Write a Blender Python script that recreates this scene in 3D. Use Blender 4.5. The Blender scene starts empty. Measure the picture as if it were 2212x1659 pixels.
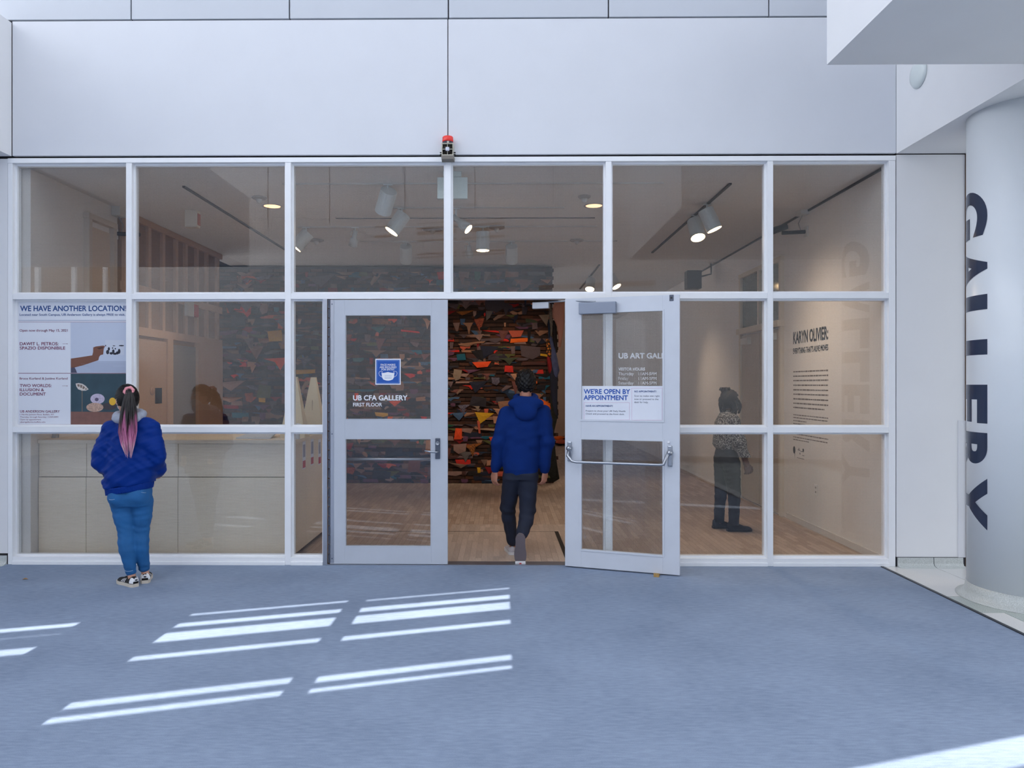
import bpy, math, random
import numpy as np
from mathutils import Vector
random.seed(7)
rng = np.random.default_rng(5)
SC = bpy.context.scene
COL = SC.collection

# ------------------------------------------------------------------ camera
FPX, CX, CY, YAW, CAMZ = 1600.0, 1069.0, 831.0, 0.0102, 1.65
cam_d = bpy.data.cameras.new('camera')
cam = bpy.data.objects.new('camera', cam_d)
COL.objects.link(cam)
cam.location = (0, 0, CAMZ)
cam.rotation_euler = (math.pi/2, 0, YAW)
cam_d.sensor_width = 36.0
cam_d.lens = FPX/2212*36.0
cam_d.shift_x = (1106-CX)/2212
cam_d.shift_y = (CY-829.5)/2212
cam_d.clip_start = 0.05
SC.camera = cam

# ------------------------------------------------------------------ world, sun, exposure
W = bpy.data.worlds.new('world'); SC.world = W; W.use_nodes = True
bg = W.node_tree.nodes['Background']
bg.inputs[0].default_value = (0.93, 0.985, 1.07, 1)
bg.inputs[1].default_value = 3.45
SUN_E = math.radians(28)
sd = bpy.data.lights.new('sun', 'SUN'); sd.energy = 15.0; sd.angle = math.radians(0.12); sd.color = (1.0, 0.95, 0.88)
sun = bpy.data.objects.new('sun', sd); COL.objects.link(sun)
sun.rotation_euler = Vector((0, math.cos(SUN_E), -math.sin(SUN_E))).to_track_quat('-Z', 'Y').to_euler()
sun.location = (0, -4, 12)
VS = SC.view_settings
VS.view_transform = 'Standard'; VS.look = 'None'; VS.gamma = 1.0; VS.use_curve_mapping = False
VS.exposure = 0.0
SC.cycles.use_denoising = True
SC.cycles.transparent_max_bounces = 24
SC.cycles.max_bounces = 10
SC.cycles.sample_clamp_indirect = 6.0

# ------------------------------------------------------------------ photo pixel -> place in the room
def ray(px, py):
    xc = (px-CX)/FPX; yc = -(py-CY)/FPX
    return np.array([math.cos(YAW)*xc-math.sin(YAW), math.sin(YAW)*xc+math.cos(YAW), yc])
O = np.array([0, 0, CAMZ])
def at(px, py, Y): d = ray(px, py); return O+d*(Y/d[1])
def atx(px, py, X): d = ray(px, py); return O+d*(X/d[0])
def atz(px, py, z): d = ray(px, py); return O+d*((z-CAMZ)/d[2])
YF = 6.755
def fx(px, Y=YF): return at(px, CY, Y)[0]
def fz(py, Y=YF, px=976): return at(px, py, Y)[2]

# ------------------------------------------------------------------ materials
def lin(c):
    return tuple(((v/255)/12.92 if v/255 <= .04045 else ((v/255+.055)/1.055)**2.4) for v in c)
MATS = {}
def mat(name, c, rough=.6, metal=0.0, noise=0.0, scale=20.0, bump=0.0, bscale=60.0, spec=.5, stretch=None, c2=None):
    if name in MATS: return MATS[name]
    m = bpy.data.materials.new(name); m.use_nodes = True; nt = m.node_tree
    b = nt.nodes['Principled BSDF']; L = lin(c)
    b.inputs['Base Color'].default_value = (*L, 1)
    b.inputs['Roughness'].default_value = rough; b.inputs['Metallic'].default_value = metal
    b.inputs['Specular IOR Level'].default_value = spec
    if noise or bump or c2:
        tc = nt.nodes.new('ShaderNodeTexCoord'); mp = nt.nodes.new('ShaderNodeMapping')
        nt.links.new(tc.outputs['Object'], mp.inputs[0])
        if stretch: mp.inputs['Scale'].default_value = stretch
        if noise or c2:
            n = nt.nodes.new('ShaderNodeTexNoise'); n.inputs['Scale'].default_value = scale; n.inputs['Detail'].default_value = 6
            nt.links.new(mp.outputs[0], n.inputs[0])
            r = nt.nodes.new('ShaderNodeValToRGB')
            L2 = lin(c2) if c2 else tuple(v*(1-noise) for v in L)
            L1 = L if c2 else tuple(min(1, v*(1+noise)) for v in L)
            r.color_ramp.elements[0].color = (*L2, 1); r.color_ramp.elements[1].color = (*L1, 1)
            r.color_ramp.elements[0].position = .32; r.color_ramp.elements[1].position = .68
            nt.links.new(n.outputs[0], r.inputs[0]); nt.links.new(r.outputs[0], b.inputs['Base Color'])
        if bump:
            n2 = nt.nodes.new('ShaderNodeTexNoise'); n2.inputs['Scale'].default_value = bscale; n2.inputs['Detail'].default_value = 4
            nt.links.new(mp.outputs[0], n2.inputs[0])
            bp = nt.nodes.new('ShaderNodeBump'); bp.inputs['Strength'].default_value = bump; bp.inputs['Distance'].default_value = .01
            nt.links.new(n2.outputs[0], bp.inputs['Height']); nt.links.new(bp.outputs[0], b.inputs['Normal'])
    MATS[name] = m
    return m
def emit(name, c, s):
    if name in MATS: return MATS[name]
    m = bpy.data.materials.new(name); m.use_nodes = True; nt = m.node_tree
    b = nt.nodes['Principled BSDF']; b.inputs['Base Color'].default_value = (*lin(c), 1)
    b.inputs['Emission Color'].default_value = (*lin(c), 1); b.inputs['Emission Strength'].default_value = s
    MATS[name] = m; return m
def glass(name, wire=True, tint=(.985, .992, .99), w=.023):
    m = bpy.data.materials.new(name); m.use_nodes = True; nt = m.node_tree
    nt.nodes.remove(nt.nodes['Principled BSDF']); out = nt.nodes['Material Output']
    N = nt.nodes.new; Lk = nt.links.new
    fr = N('ShaderNodeFresnel'); fr.inputs[0].default_value = 1.52
    ge = N('ShaderNodeNewGeometry'); mr = N('ShaderNodeMapRange'); mr.inputs[3].default_value = 1.62; mr.inputs[4].default_value = 1/1.62
    Lk(ge.outputs['Backfacing'], mr.inputs[0]); Lk(mr.outputs[0], fr.inputs[0])
    tr = N('ShaderNodeBsdfTransparent'); tr.inputs[0].default_value = (*tint, 1)
    gl = N('ShaderNodeBsdfGlossy'); gl.inputs['Roughness'].default_value = 0.0
    mx = N('ShaderNodeMixShader'); Lk(fr.outputs[0], mx.inputs[0]); Lk(tr.outputs[0], mx.inputs[1]); Lk(gl.outputs[0], mx.inputs[2])
    last = mx
    if wire:
        tc = N('ShaderNodeTexCoord'); sp = N('ShaderNodeSeparateXYZ'); Lk(tc.outputs['Object'], sp.inputs[0])
        ms = []
        for k in (0, 2):
            a = N('ShaderNodeMath'); a.operation = 'MULTIPLY'; a.inputs[1].default_value = 1/.0127; Lk(sp.outputs[k], a.inputs[0])
            fc = N('ShaderNodeMath'); fc.operation = 'FRACT'; Lk(a.outputs[0], fc.inputs[0])
            lt = N('ShaderNodeMath'); lt.operation = 'LESS_THAN'; lt.inputs[1].default_value = w; Lk(fc.outputs[0], lt.inputs[0]); ms.append(lt)
        mm = N('ShaderNodeMath'); mm.operation = 'MAXIMUM'; Lk(ms[0].outputs[0], mm.inputs[0]); Lk(ms[1].outputs[0], mm.inputs[1])
        df = N('ShaderNodeBsdfDiffuse'); df.inputs[0].default_value = (.045, .045, .05, 1)
        m2 = N('ShaderNodeMixShader'); Lk(mm.outputs[0], m2.inputs[0]); Lk(mx.outputs[0], m2.inputs[1]); Lk(df.outputs[0], m2.inputs[2]); last = m2
    Lk(last.outputs[0], out.inputs[0]); MATS[name] = m
    return m
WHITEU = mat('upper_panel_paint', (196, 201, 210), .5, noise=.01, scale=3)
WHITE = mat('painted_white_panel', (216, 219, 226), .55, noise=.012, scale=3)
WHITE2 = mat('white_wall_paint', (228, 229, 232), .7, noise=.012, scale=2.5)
FRAME = mat('white_enamel_frame', (240, 242, 246), .32, noise=.012, scale=8)
DOORSH = mat('door_enamel_shaded', (190, 196, 207), .4, noise=.02, scale=7)  # same paint as the open leaf, with the closed leaf's shade in the colour
DOORP = mat('white_enamel_door', (206, 211, 221), .4, noise=.02, scale=7)
GAP = mat('dark_joint', (52, 52, 60), .8)
STEEL = mat('brushed_steel', (170, 174, 182), .28, 1.0)
ALU = mat('satin_aluminium', (178, 182, 192), .38, .9)
DARKSTEEL = mat('dark_satin_steel', (92, 98, 112), .4, .7)
GALWALL = mat('gallery_wall_paint', (222, 216, 211), .8, noise=.012, scale=2)
WARMWALL = mat('warm_plaster', (198, 168, 146), .8, noise=.02, scale=3)
CEILP = mat('ceiling_panel_paint', (214, 210, 206), .85)
WOODL = mat('pale_maple_veneer', (236, 222, 202), .45, c2=(226, 210, 188), scale=6, stretch=(1.2, 8, 30))
BLACK = mat('black_plastic', (20, 20, 22), .5)
VINYLW = mat('white_vinyl', (238, 240, 246), .5)
VINYLB = mat('black_vinyl', (24, 22, 22), .6)
GLASSW = glass('wired_glass')
GLASSP = glass('clear_glass', wire=False)

# ------------------------------------------------------------------ mesh helpers
LOC = {}
def meshobj(name, V, F, m, parent=None, smooth=False, local=False):
    V = np.asarray(V, dtype=float)
    if parent is not None and not local: V = V-np.array(LOC[parent])
    me = bpy.data.meshes.new(name)
    me.from_pydata(V.tolist(), [], [tuple(int(i) for i in f) for f in F]); me.update()
    if m is not None:
        for mm in (m if isinstance(m, (list, tuple)) else [m]): me.materials.append(mm)
    if smooth: me.shade_smooth()
    o = bpy.data.objects.new(name, me); COL.objects.link(o)
    if parent is not None: o.parent = parent; LOC[o] = LOC[parent]
    else: LOC[o] = (0, 0, 0)
    return o
def empty(name, loc=(0, 0, 0), rz=0.0):
    o = bpy.data.objects.new(name, None); o.empty_display_size = .1; COL.objects.link(o)
    o.location = tuple(float(v) for v in loc); o.rotation_euler = (0, 0, rz); LOC[o] = tuple(float(v) for v in loc)
    return o
def tag(o, label=None, cat=None, group=None, kind=None):
    if label: o['label'] = label
    if cat: o['category'] = cat
    if group: o['group'] = group
    if kind: o['kind'] = kind
    return o
BF = [(0, 3, 2, 1), (4, 5, 6, 7), (0, 1, 5, 4), (1, 2, 6, 5), (2, 3, 7, 6), (3, 0, 4, 7)]
def boxv(x0, x1, y0, y1, z0, z1):
    return [(x0, y0, z0), (x1, y0, z0), (x1, y1, z0), (x0, y1, z0), (x0, y0, z1), (x1, y0, z1), (x1, y1, z1), (x0, y1, z1)]
def join(parts):
    V, F = [], []
    for v, f in parts:
        n = len(V); V += [tuple(p) for p in v]; F += [tuple(i+n for i in q) for q in f]
    return V, F
def bevel(o, w, seg=2):
    if w:
        md = o.modifiers.new('bevel', 'BEVEL'); md.width = w; md.segments = seg; md.limit_method = 'ANGLE'
    return o
def box(name, x0, x1, y0, y1, z0, z1, m, parent=None, bev=0.0, local=False):
    x0, x1 = sorted((x0, x1)); y0, y1 = sorted((y0, y1)); z0, z1 = sorted((z0, z1))
    return bevel(meshobj(name, boxv(x0, x1, y0, y1, z0, z1), BF, m, parent, local=local), bev)
def boxes(name, L, m, parent=None, bev=0.0, local=False):
    V, F = join([(boxv(*b), BF) for b in L])
    return bevel(meshobj(name, V, F, m, parent, local=local), bev)
def frame_of(d):
    d = np.array(d, float); d /= np.linalg.norm(d)
    a = np.array([0, 0, 1.]) if abs(d[2]) < .9 else np.array([1., 0, 0])
    u = np.cross(d, a); u /= np.linalg.norm(u); return u, np.cross(d, u), d
def tube(P, R, n=10, cap=True):
    P = [np.array(p, float) for p in P]; R = [R]*len(P) if np.isscalar(R) else R
    V, F = [], []
    u = None
    for i, p in enumerate(P):
        d = (P[min(i+1, len(P)-1)]-P[max(i-1, 0)])
        if u is None: u, v, _ = frame_of(d)
        else:
            dn = d/np.linalg.norm(d); u = u-dn*np.dot(u, dn); u /= np.linalg.norm(u); v = np.cross(dn, u)
        for k in range(n):
            a = 2*math.pi*k/n; V.append(p+R[i]*(math.cos(a)*u+math.sin(a)*v))
    for i in range(len(P)-1):
        for k in range(n):
            F.append((i*n+k, i*n+(k+1) % n, (i+1)*n+(k+1) % n, (i+1)*n+k))
    if cap:
        F.append(tuple(range(n))[::-1]); F.append(tuple(range((len(P)-1)*n, len(P)*n)))
    return V, F
def lathe(prof, n=32, c=(0, 0, 0), axis=(0, 0, 1)):
    u, v, d = frame_of(axis); c = np.array(c, float); V, F = [], []
    for r, z in prof:
        for k in range(n):
            a = 2*math.pi*k/n; V.append(c+d*z+r*(math.cos(a)*u+math.sin(a)*v))
    for i in range(len(prof)-1):
        for k in range(n): F.append((i*n+k, i*n+(k+1) % n, (i+1)*n+(k+1) % n, (i+1)*n+k))
    F.append(tuple(range(n))[::-1]); F.append(tuple(range((len(prof)-1)*n, len(prof)*n)))
    return V, F
def prism(poly, y0, y1, plane='xz'):
    n = len(poly); V = [(p[0], y0, p[1]) for p in poly]+[(p[0], y1, p[1]) for p in poly]
    F = [tuple(range(n)), tuple(range(2*n-1, n-1, -1))]+[(i, i+n, (i+1) % n+n, (i+1) % n) for i in range(n)]
    return V, F

# ------------------------------------------------------------------ text as flat cut vinyl
TCACHE = {}
def text2d(s, bold=0.0, off=0.0):
    if (s, bold) in TCACHE and not off: return TCACHE[(s, bold)]
    cu = bpy.data.curves.new('t', 'FONT'); cu.body = s; cu.size = 1.0; cu.offset = off; cu.resolution_u = 10 if off else 3
    o = bpy.data.objects.new('t', cu); COL.objects.link(o)
    dg = bpy.context.evaluated_depsgraph_get(); dg.update()
    me = bpy.data.meshes.new_from_object(o.evaluated_get(dg))
    V = np.array([v.co[:] for v in me.vertices]); F = [tuple(p.vertices) for p in me.polygons]
    bpy.data.objects.remove(o); bpy.data.curves.remove(cu); bpy.data.meshes.remove(me)
    V = np.c_[V[:, :2], np.zeros(len(V))]
    if off: return V, F
    if bold > 0:   # heavier strokes: the same outline laid again a little to every side, each a hair further back
        n = len(V); d = bold*.7; offs = [(0, 0), (bold, 0), (-bold, 0), (0, bold), (0, -bold), (d, d), (d, -d), (-d, d), (-d, -d)]
        F = [tuple(i+k*n for i in f) for k in range(9) for f in F]; V = np.concatenate([V+np.array((*o_, k)) for k, o_ in enumerate(offs)])
    TCACHE[(s, bold)] = (V, F); return TCACHE[(s, bold)]
CAPH = float(np.ptp(text2d('H')[0][:, 1]))
def text_fit(s, x0, x1, zc0, zc1, bold=0.0, off=0.0):
    """flat text filling x0..x1, capitals from zc0 (baseline) up to zc1"""
    V, F = text2d(s, bold, off); mn = V[:, 0].min(); w = np.ptp(V[:, 0])
    P = V.copy(); P[:, 2] *= .00012; P[:, 0] = x0+(V[:, 0]-mn)/w*(x1-x0); P[:, 1] = zc0+V[:, 1]/CAPH*(zc1-zc0)
    return P, F

# =================================================================== SETTING: the atrium
def S(o, label, cat='structure'): return tag(o, label, cat, kind='structure')
CARPET_X = fx(1904)
def carpet_mat():
    m = bpy.data.materials.new('blue_grey_carpet'); m.use_nodes = True; nt = m.node_tree; N = nt.nodes.new; Lk = nt.links.new
    b = nt.nodes['Principled BSDF']; b.inputs['Roughness'].default_value = .95; b.inputs['Specular IOR Level'].default_value = .1
    tc = N('ShaderNodeTexCoord')
    n1 = N('ShaderNodeTexNoise'); n1.inputs['Scale'].default_value = 260; n1.inputs['Detail'].default_value = 3
    n2 = N('ShaderNodeTexNoise'); n2.inputs['Scale'].default_value = 1.3; n2.inputs['Detail'].default_value = 5
    mp = N('ShaderNodeMapping'); mp.inputs['Scale'].default_value = (6, 26, 1); n3 = N('ShaderNodeTexNoise'); n3.inputs['Scale'].default_value = 2.2; n3.inputs['Detail'].default_value = 6
    for n in (n1, n2): Lk(tc.outputs['Object'], n.inputs[0])
    Lk(tc.outputs['Object'], mp.inputs[0]); Lk(mp.outputs[0], n3.inputs[0])
    a = N('ShaderNodeMath'); a.operation = 'ADD'; Lk(n1.outputs[0], a.inputs[0]); Lk(n2.outputs[0], a.inputs[1])
    a2 = N('ShaderNodeMath'); a2.operation = 'ADD'; Lk(a.outputs[0], a2.inputs[0]); Lk(n3.outputs[0], a2.inputs[1])
    r = N('ShaderNodeMapRange'); r.inputs[1].default_value = 1.1; r.inputs[2].default_value = 1.9; Lk(a2.outputs[0], r.inputs[0])
    mx = N('ShaderNodeMix'); mx.data_type = 'RGBA'; Lk(r.outputs[0], mx.inputs[0])
    mx.inputs[6].default_value = (*lin((124, 138, 161)), 1); mx.inputs[7].default_value = (*lin((152, 167, 190)), 1)
    Lk(mx.outputs[2], b.inputs['Base Color'])
    bp = N('ShaderNodeBump'); bp.inputs['Strength'].default_value = .35; bp.inputs['Distance'].default_value = .004
    Lk(n1.outputs[0], bp.inputs['Height']); Lk(bp.outputs[0], b.inputs['Normal'])
    return m
S(box('floor', -11, CARPET_X-.012, -10, YF+.02, -.12, 0, carpet_mat()), 'blue-grey carpet in front of the glass gallery entrance', 'floor')
S(box('trim_1', CARPET_X-.012, CARPET_X+.014, -10, YF, -.05, .006, mat('dark_edge_strip', (52, 56, 64), .4, .5)), 'dark metal edge strip between the carpet and the terrazzo', 'trim')
# terrazzo
TZL = mat('pale_terrazzo', (214, 214, 214), .22, noise=.05, scale=140)
TZG = mat('green_grey_terrazzo', (142, 156, 152), .2, c2=(196, 202, 198), scale=190)
tz = S(box('floor_terrazzo', CARPET_X+.014, 9, -10, YF+.02, -.12, -.004, mat('terrazzo_joint', (96, 100, 104), .6)), 'polished terrazzo floor around the white column', 'floor')
ysplit = atz(2060, 1288, 0)[1]; xs = fx(2017)
for (x0, x1, y0, y1, m) in [(CARPET_X+.016, xs-.003, ysplit, YF, TZL), (xs+.003, xs+1.2, ysplit, YF, TZL), (xs+1.206, 6.4, ysplit, YF, TZL),
                            (CARPET_X+.016, CARPET_X+.19, 3.2, ysplit-.42, TZL), (CARPET_X+.016, CARPET_X+.19, -2, 3.194, TZL),
                            (CARPET_X+.016, 4.25, ysplit-.414, ysplit-.006, TZG), (4.256, 6.4, ysplit-.414, ysplit-.006, TZG),
                            (CARPET_X+.196, 5.2, 3.2, ysplit-.42, TZG), (5.206, 6.4, 3.2, ysplit-.42, TZG), (CARPET_X+.196, 6.4, -2, 3.194, TZG)]:
    box('terrazzo_tile', x0, x1, y0, y1, -.02, 0, m, tz)
# front wall over the entrance
ztop = fz(40); zsof = fz(336.5)
wf = S(box('wall_front', -11, 9, YF+.03, YF+.2, zsof+.012, 13.6, mat('wall_backing', (70, 70, 78), .8)), 'white panelled wall above the glass gallery entrance', 'wall')
xm = fx(967.5)
box('wall_panel', -4.50, xm-.004, YF, YF+.05, zsof+.012, ztop-.006, WHITE, wf, .003)
box('wall_panel', xm+.004, fx(1936), YF, YF+.05, zsof+.012, ztop-.006, WHITE, wf, .003)
EPX = [283-345*3, 283-345*2, 283-345, 283, 625, 968.5, 1314.5, 1661, 1661+346, 1661+346*2, 1661+346*3]
for a, b in zip(EPX[:-1], EPX[1:]):
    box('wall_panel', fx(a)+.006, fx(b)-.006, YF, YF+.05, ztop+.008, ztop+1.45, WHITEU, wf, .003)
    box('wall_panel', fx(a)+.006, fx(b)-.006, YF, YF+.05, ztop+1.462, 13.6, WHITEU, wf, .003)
# side wall strips beside the storefront
XL = fx(19); XR = fx(1936)
wl = S(box('wall_left', -11, XL-.012, YF+.005, YF+.2, .1, zsof-.012, WHITE2, None, .003), 'white wall left of the glass entrance', 'wall')
wr = S(box('wall_right', XR+.006, fx(2085.5), YF+.005, YF+.2, .085, zsof, WHITE2, None, .003), 'white wall between the glass entrance and the column', 'wall')
box('corner_guard', fx(2070), fx(2085.5)+.002, YF-.001, YF+.02, .085, fz(908), mat('guard_plastic', (216, 218, 224), .4), wr)
S(box('trim_2', fx(2085.5)+.003, fx(2085.5)+.05, YF-.01, YF+.2, 0, zsof, mat('brown_wood_edge', (110, 84, 62), .5)), 'narrow brown wood door edge behind the column', 'trim')
S(box('wall_right_beyond', fx(2085.5)+.055, 9, YF+.005, YF+.2, .085, zsof, WHITE2), 'white wall behind the column', 'wall')
COVE = mat('terrazzo_cove', (206, 210, 210), .35, c2=(170, 176, 174), scale=160)
def cove(x0, x1, parent):
    pr = [(0, .082), (-.006, .082), (-.008, .03), (-.02, .012), (-.045, .003), (-.075, 0), (0, 0)]
    n = len(pr); V = [(x0, YF+p[0], p[1]) for p in pr]+[(x1, YF+p[0], p[1]) for p in pr]
    F = [tuple(range(n)), tuple(range(2*n-1, n-1, -1))]+[(i, i+n, (i+1) % n+n, (i+1) % n) for i in range(n)]
    return meshobj('cove_piece', V, F, COVE, parent)
br = S(box('baseboard_right', XR+.004, fx(2085.5)-.004, YF, YF+.1, 0, .085, GAP), 'terrazzo cove base under the wall right of the entrance', 'baseboard')
cove(XR+.01, fx(2016.5)-.004, br); cove(fx(2016.5)+.004, fx(2080), br)
bl = S(box('baseboard_left', -11, XL-.012, YF+.02, YF+.1, 0, .085, GAP), 'terrazzo cove base under the wall left of the entrance', 'baseboard')
cove(-7, XL-.016, bl)
# bulkheads, soffit and balcony
S(box('beam_left', -11, -4.505, .5, YF-.002, zsof+.008, ztop-.02, WHITE2), 'white bulkhead at the upper left edge running towards the viewer', 'beam')
zbal = 3.735
S(box('ceiling_soffit', XR, 9, 4.86, YF-.002, zsof+.006, 6.0, WHITE2), 'white bulkhead and soffit above the column', 'soffit')
XB = 2.115
S(box('balcony', XB, 9, 1.27, 4.85, zbal, 6.4, WHITE2), 'white balcony block jutting in at the upper right', 'balcony')
# atrium walls behind the viewer, with slot windows that let the sun in
T = math.tan(SUN_E); SL = .325; Y0 = -5.0
def zs(s): return (s-Y0)*T
def back_wall():
    o = empty('wall_back', (0, Y0, 0)); tag(o, 'tall white atrium wall with slot windows behind the viewer', 'wall', kind='structure')
    bays = [(-3.42, -2.93, [(5.46, 5.60), (5.825, 5.85), (5.98, 6.08)]),
            (-2.235, -1.18, [(4.30, 4.385), (4.465, 4.565), (5.12, 5.215), (5.44, 5.64), (5.735, 5.84), (5.995, 6.05)]),
            (-1.04, .055, [(4.29, 4.36), (4.43, 4.53), (5.10, 5.20), (5.435, 5.63), (5.70, 5.82), (5.975, 6.02)]),
            (.9, 3.6, [(2.50, 2.73)])]
    V, F = [], []
    def slab(x0, x1, z0, z1):
        if x1-x0 < 1e-4 or z1-z0 < 1e-4: return
        n = len(V)
        for (x, dy) in ((x0, 0), (x1, 0), (x1, -.02), (x0, -.02)):
            for z in (z0, z1): V.append((x, Y0+SL*x+dy, z))
        i = lambda a, b: n+a*2+b
        F.extend([(i(0, 0), i(0, 1), i(1, 1), i(1, 0)), (i(2, 0), i(2, 1), i(3, 1), i(3, 0)), (i(1, 0), i(1, 1), i(2, 1), i(2, 0)), (i(3, 0), i(3, 1), i(0, 1), i(0, 0)), (i(0, 1), i(3, 1), i(2, 1), i(1, 1)), (i(0, 0), i(1, 0), i(2, 0), i(3, 0))])
    H = 13.6; x = -11.0
    for (a, b, sl) in bays:
        slab(x, a, 0, H); z = 0
        for (s0, s1) in sl:
            slab(a, b, z, zs(s0)); z = zs(s1)
        slab(a, b, z, H); x = b
    slab(x, 9, 0, H)
    meshobj('wall_body', V, F, BACKW, o)
    JT_ = mat('wall_joint', (70, 70, 76), .8)
    def strip(x0, x1, z0, z1):
        d = .006; P_ = [(x0, Y0+SL*x0), (x1, Y0+SL*x1), (x1, Y0+SL*x1+d), (x0, Y0+SL*x0+d)]
        meshobj('wall_joint', [(x, y, z0) for x, y in P_]+[(x, y, z1) for x, y in P_], BF, JT_, o)
    for x in (-8.5, -6.6, -4.72, -2.57, -.70, 1.25, 3.2, 5.1): strip(x-.008, x+.008, 6.1, H)
    for z in (9.4,): strip(-11, 9, z-.01, z+.01)
    return o
BACKW = mat('atrium_wall_paint', (226, 226, 228), .8, noise=.03, scale=1.5)
back_wall()
wal = S(box('wall_atrium_left', -11.2, -11, -10, YF, 0, 2.4, WHITE2), 'glazed side wall of the atrium far left', 'wall')
box('head_wall', -11.2, -11, -10, YF, 12.6, 13.6, WHITE2, wal)
for k in range(12): box('window_post', -11.15, -11.05, -10+k*1.5, -9.9+k*1.5, 2.4, 12.6, FRAME, wal)
for z in (6.4, 9.5): box('window_rail', -11.14, -11.06, -10, YF, z, z+.09, FRAME, wal)
S(box('ground', -60, -11.2, -30, 30, -.3, -.12, mat('outdoor_paving', (176, 176, 174), .9, noise=.1, scale=2)), 'paved ground outside the atrium windows', 'ground')
war = S(box('wall_atrium_right', 9, 9.2, -10, YF, 3.9, 6.5, WHITE2), 'unseen side wall of the atrium far right with open bands added for side light', 'wall')  # low and upper openings added out of view to brighten the right side
box('sill_wall', 9, 9.2, -10, YF, 0, .3, WHITE2, war); box('head_wall', 9, 9.2, -10, YF, 12.6, 13.6, WHITE2, war)
for k in range(12): box('window_post', 9.05, 9.15, -10+k*1.5, -9.9+k*1.5, 6.5, 12.6, FRAME, war)
for k in range(12): box('window_post', 9.05, 9.15, -10+k*1.5, -9.9+k*1.5, .3, 3.9, FRAME, war)
S(box('ground_right', 9.2, 60, -30, 30, -.3, -.12, MATS['outdoor_paving']), 'paved ground outside the low windows on the right', 'ground')
S(box('ceiling_sky_block', -11, 9, -2.0, YF+.2, 13.6, 13.9, WHITE2), 'unseen white roof strip added to cut overhead sky light on the facade', 'ceiling')  # added out of view to hold back steep sky light on the facade
S(box('building_sky_block', -60, 60, -52, -45, -.3, 20, mat('sky_block_brick', (120, 104, 96), .9, noise=.15, scale=.6)), 'unseen brick building added behind the viewer to block sky behind the slots', 'building')  # added out of view so the slots reflect dim instead of bright sky
S(box('ground_back', -60, 60, -45, -10.2, -.3, -.14, MATS['outdoor_paving']), 'paved ground behind the atrium', 'ground')
# round wall disc on the bulkhead
p = atx(1986, 160, XR)
V, F = lathe([(.118, 0), (.118, .01), (.10, .03), (.06, .042), (.0015, .046)], 32, (XR-.001, p[1], p[2]), (-1, 0, 0))
tag(meshobj('wall_disc', V, F, mat('sconce_glass', (214, 222, 222), .3), smooth=True), 'round pale disc fixture high on the bulkhead below the balcony', 'wall fixture')

# ------------------------------------------------------------------ column
CXc, CYc, CR = 4.040, 5.74, .40
col = empty('column', (CXc, CYc, 0)); tag(col, 'thick white round column with vertical dark lettering', 'column')
V, F = lathe([(CR, .105), (CR, zsof+.006)], 96); meshobj('shaft', V, F, mat('column_paint', (226, 231, 236), .3, noise=.01, scale=4), col, True, True)
V, F = lathe([(CR+.075, 0), (CR+.075, .004), (CR+.045, .012), (CR+.022, .03), (CR+.01, .055), (CR+.006, .104), (CR-.02, .104)], 96); meshobj('base_ring', V, F, COVE, col, True, True)
def hit_col(px):
    d = ray(px, CY)[:2]; d = d/np.linalg.norm(d); c = np.array([CXc, CYc]); b = d@c; q = c-d*b; t = b-math.sqrt(max(0, CR**2-q@q)); pt = d*t-c
    return math.atan2(pt[1], pt[0])
aR = hit_col(2133)
zt, zb = at(2120, 397, 5.55)[2], at(2120, 1150, 5.55)[2]
CAPARC = .43
zc = zt
GL = [('G', 397, 503), ('A', 524, 617), ('L', 632, 722), ('L', 731, 822), ('E', 831, 918), ('R', 937, 1032), ('Y', 1037, 1150)]
VINK = mat('navy_grey_vinyl', (46, 58, 82), .25)
for ch, y0, y1 in GL:
    P, F = text_fit(ch, 0, 1, 0, 1, 0, .042)
    P[:, 1] = (P[:, 1]-P[:, 1].min())/np.ptp(P[:, 1])
    # subdivide along the cap height so the letter hugs the shaft
    za, zb_ = at(2120, y0, 5.55)[2], at(2120, y1, 5.55)[2]
    import bmesh
    bm = bmesh.new(); vs = [bm.verts.new((p[0], p[1], 0)) for p in P]
    for f in F:
        try: bm.faces.new([vs[i] for i in f])
        except ValueError: pass
    for k in range(1, 16):
        bmesh.ops.bisect_plane(bm, geom=bm.verts[:]+bm.edges[:]+bm.faces[:], plane_co=(0, k/16, 0), plane_no=(0, 1, 0))
    bm.verts.index_update()
    VV = [(v.co.x, v.co.y) for v in bm.verts]; FF = [tuple(v.index for v in f.verts) for f in bm.faces]; bm.free()
    V3 = []
    for u, c in VV:   # u runs down the column, c is the height of the letter, tops face right
        ang = aR-(1-c)*CAPARC/CR
        V3.append(((CR+.0015)*math.cos(ang), (CR+.0015)*math.sin(ang), za+(zb_-za)*u))
    meshobj('letter', V3, FF, VINK, col, local=True)

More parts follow.
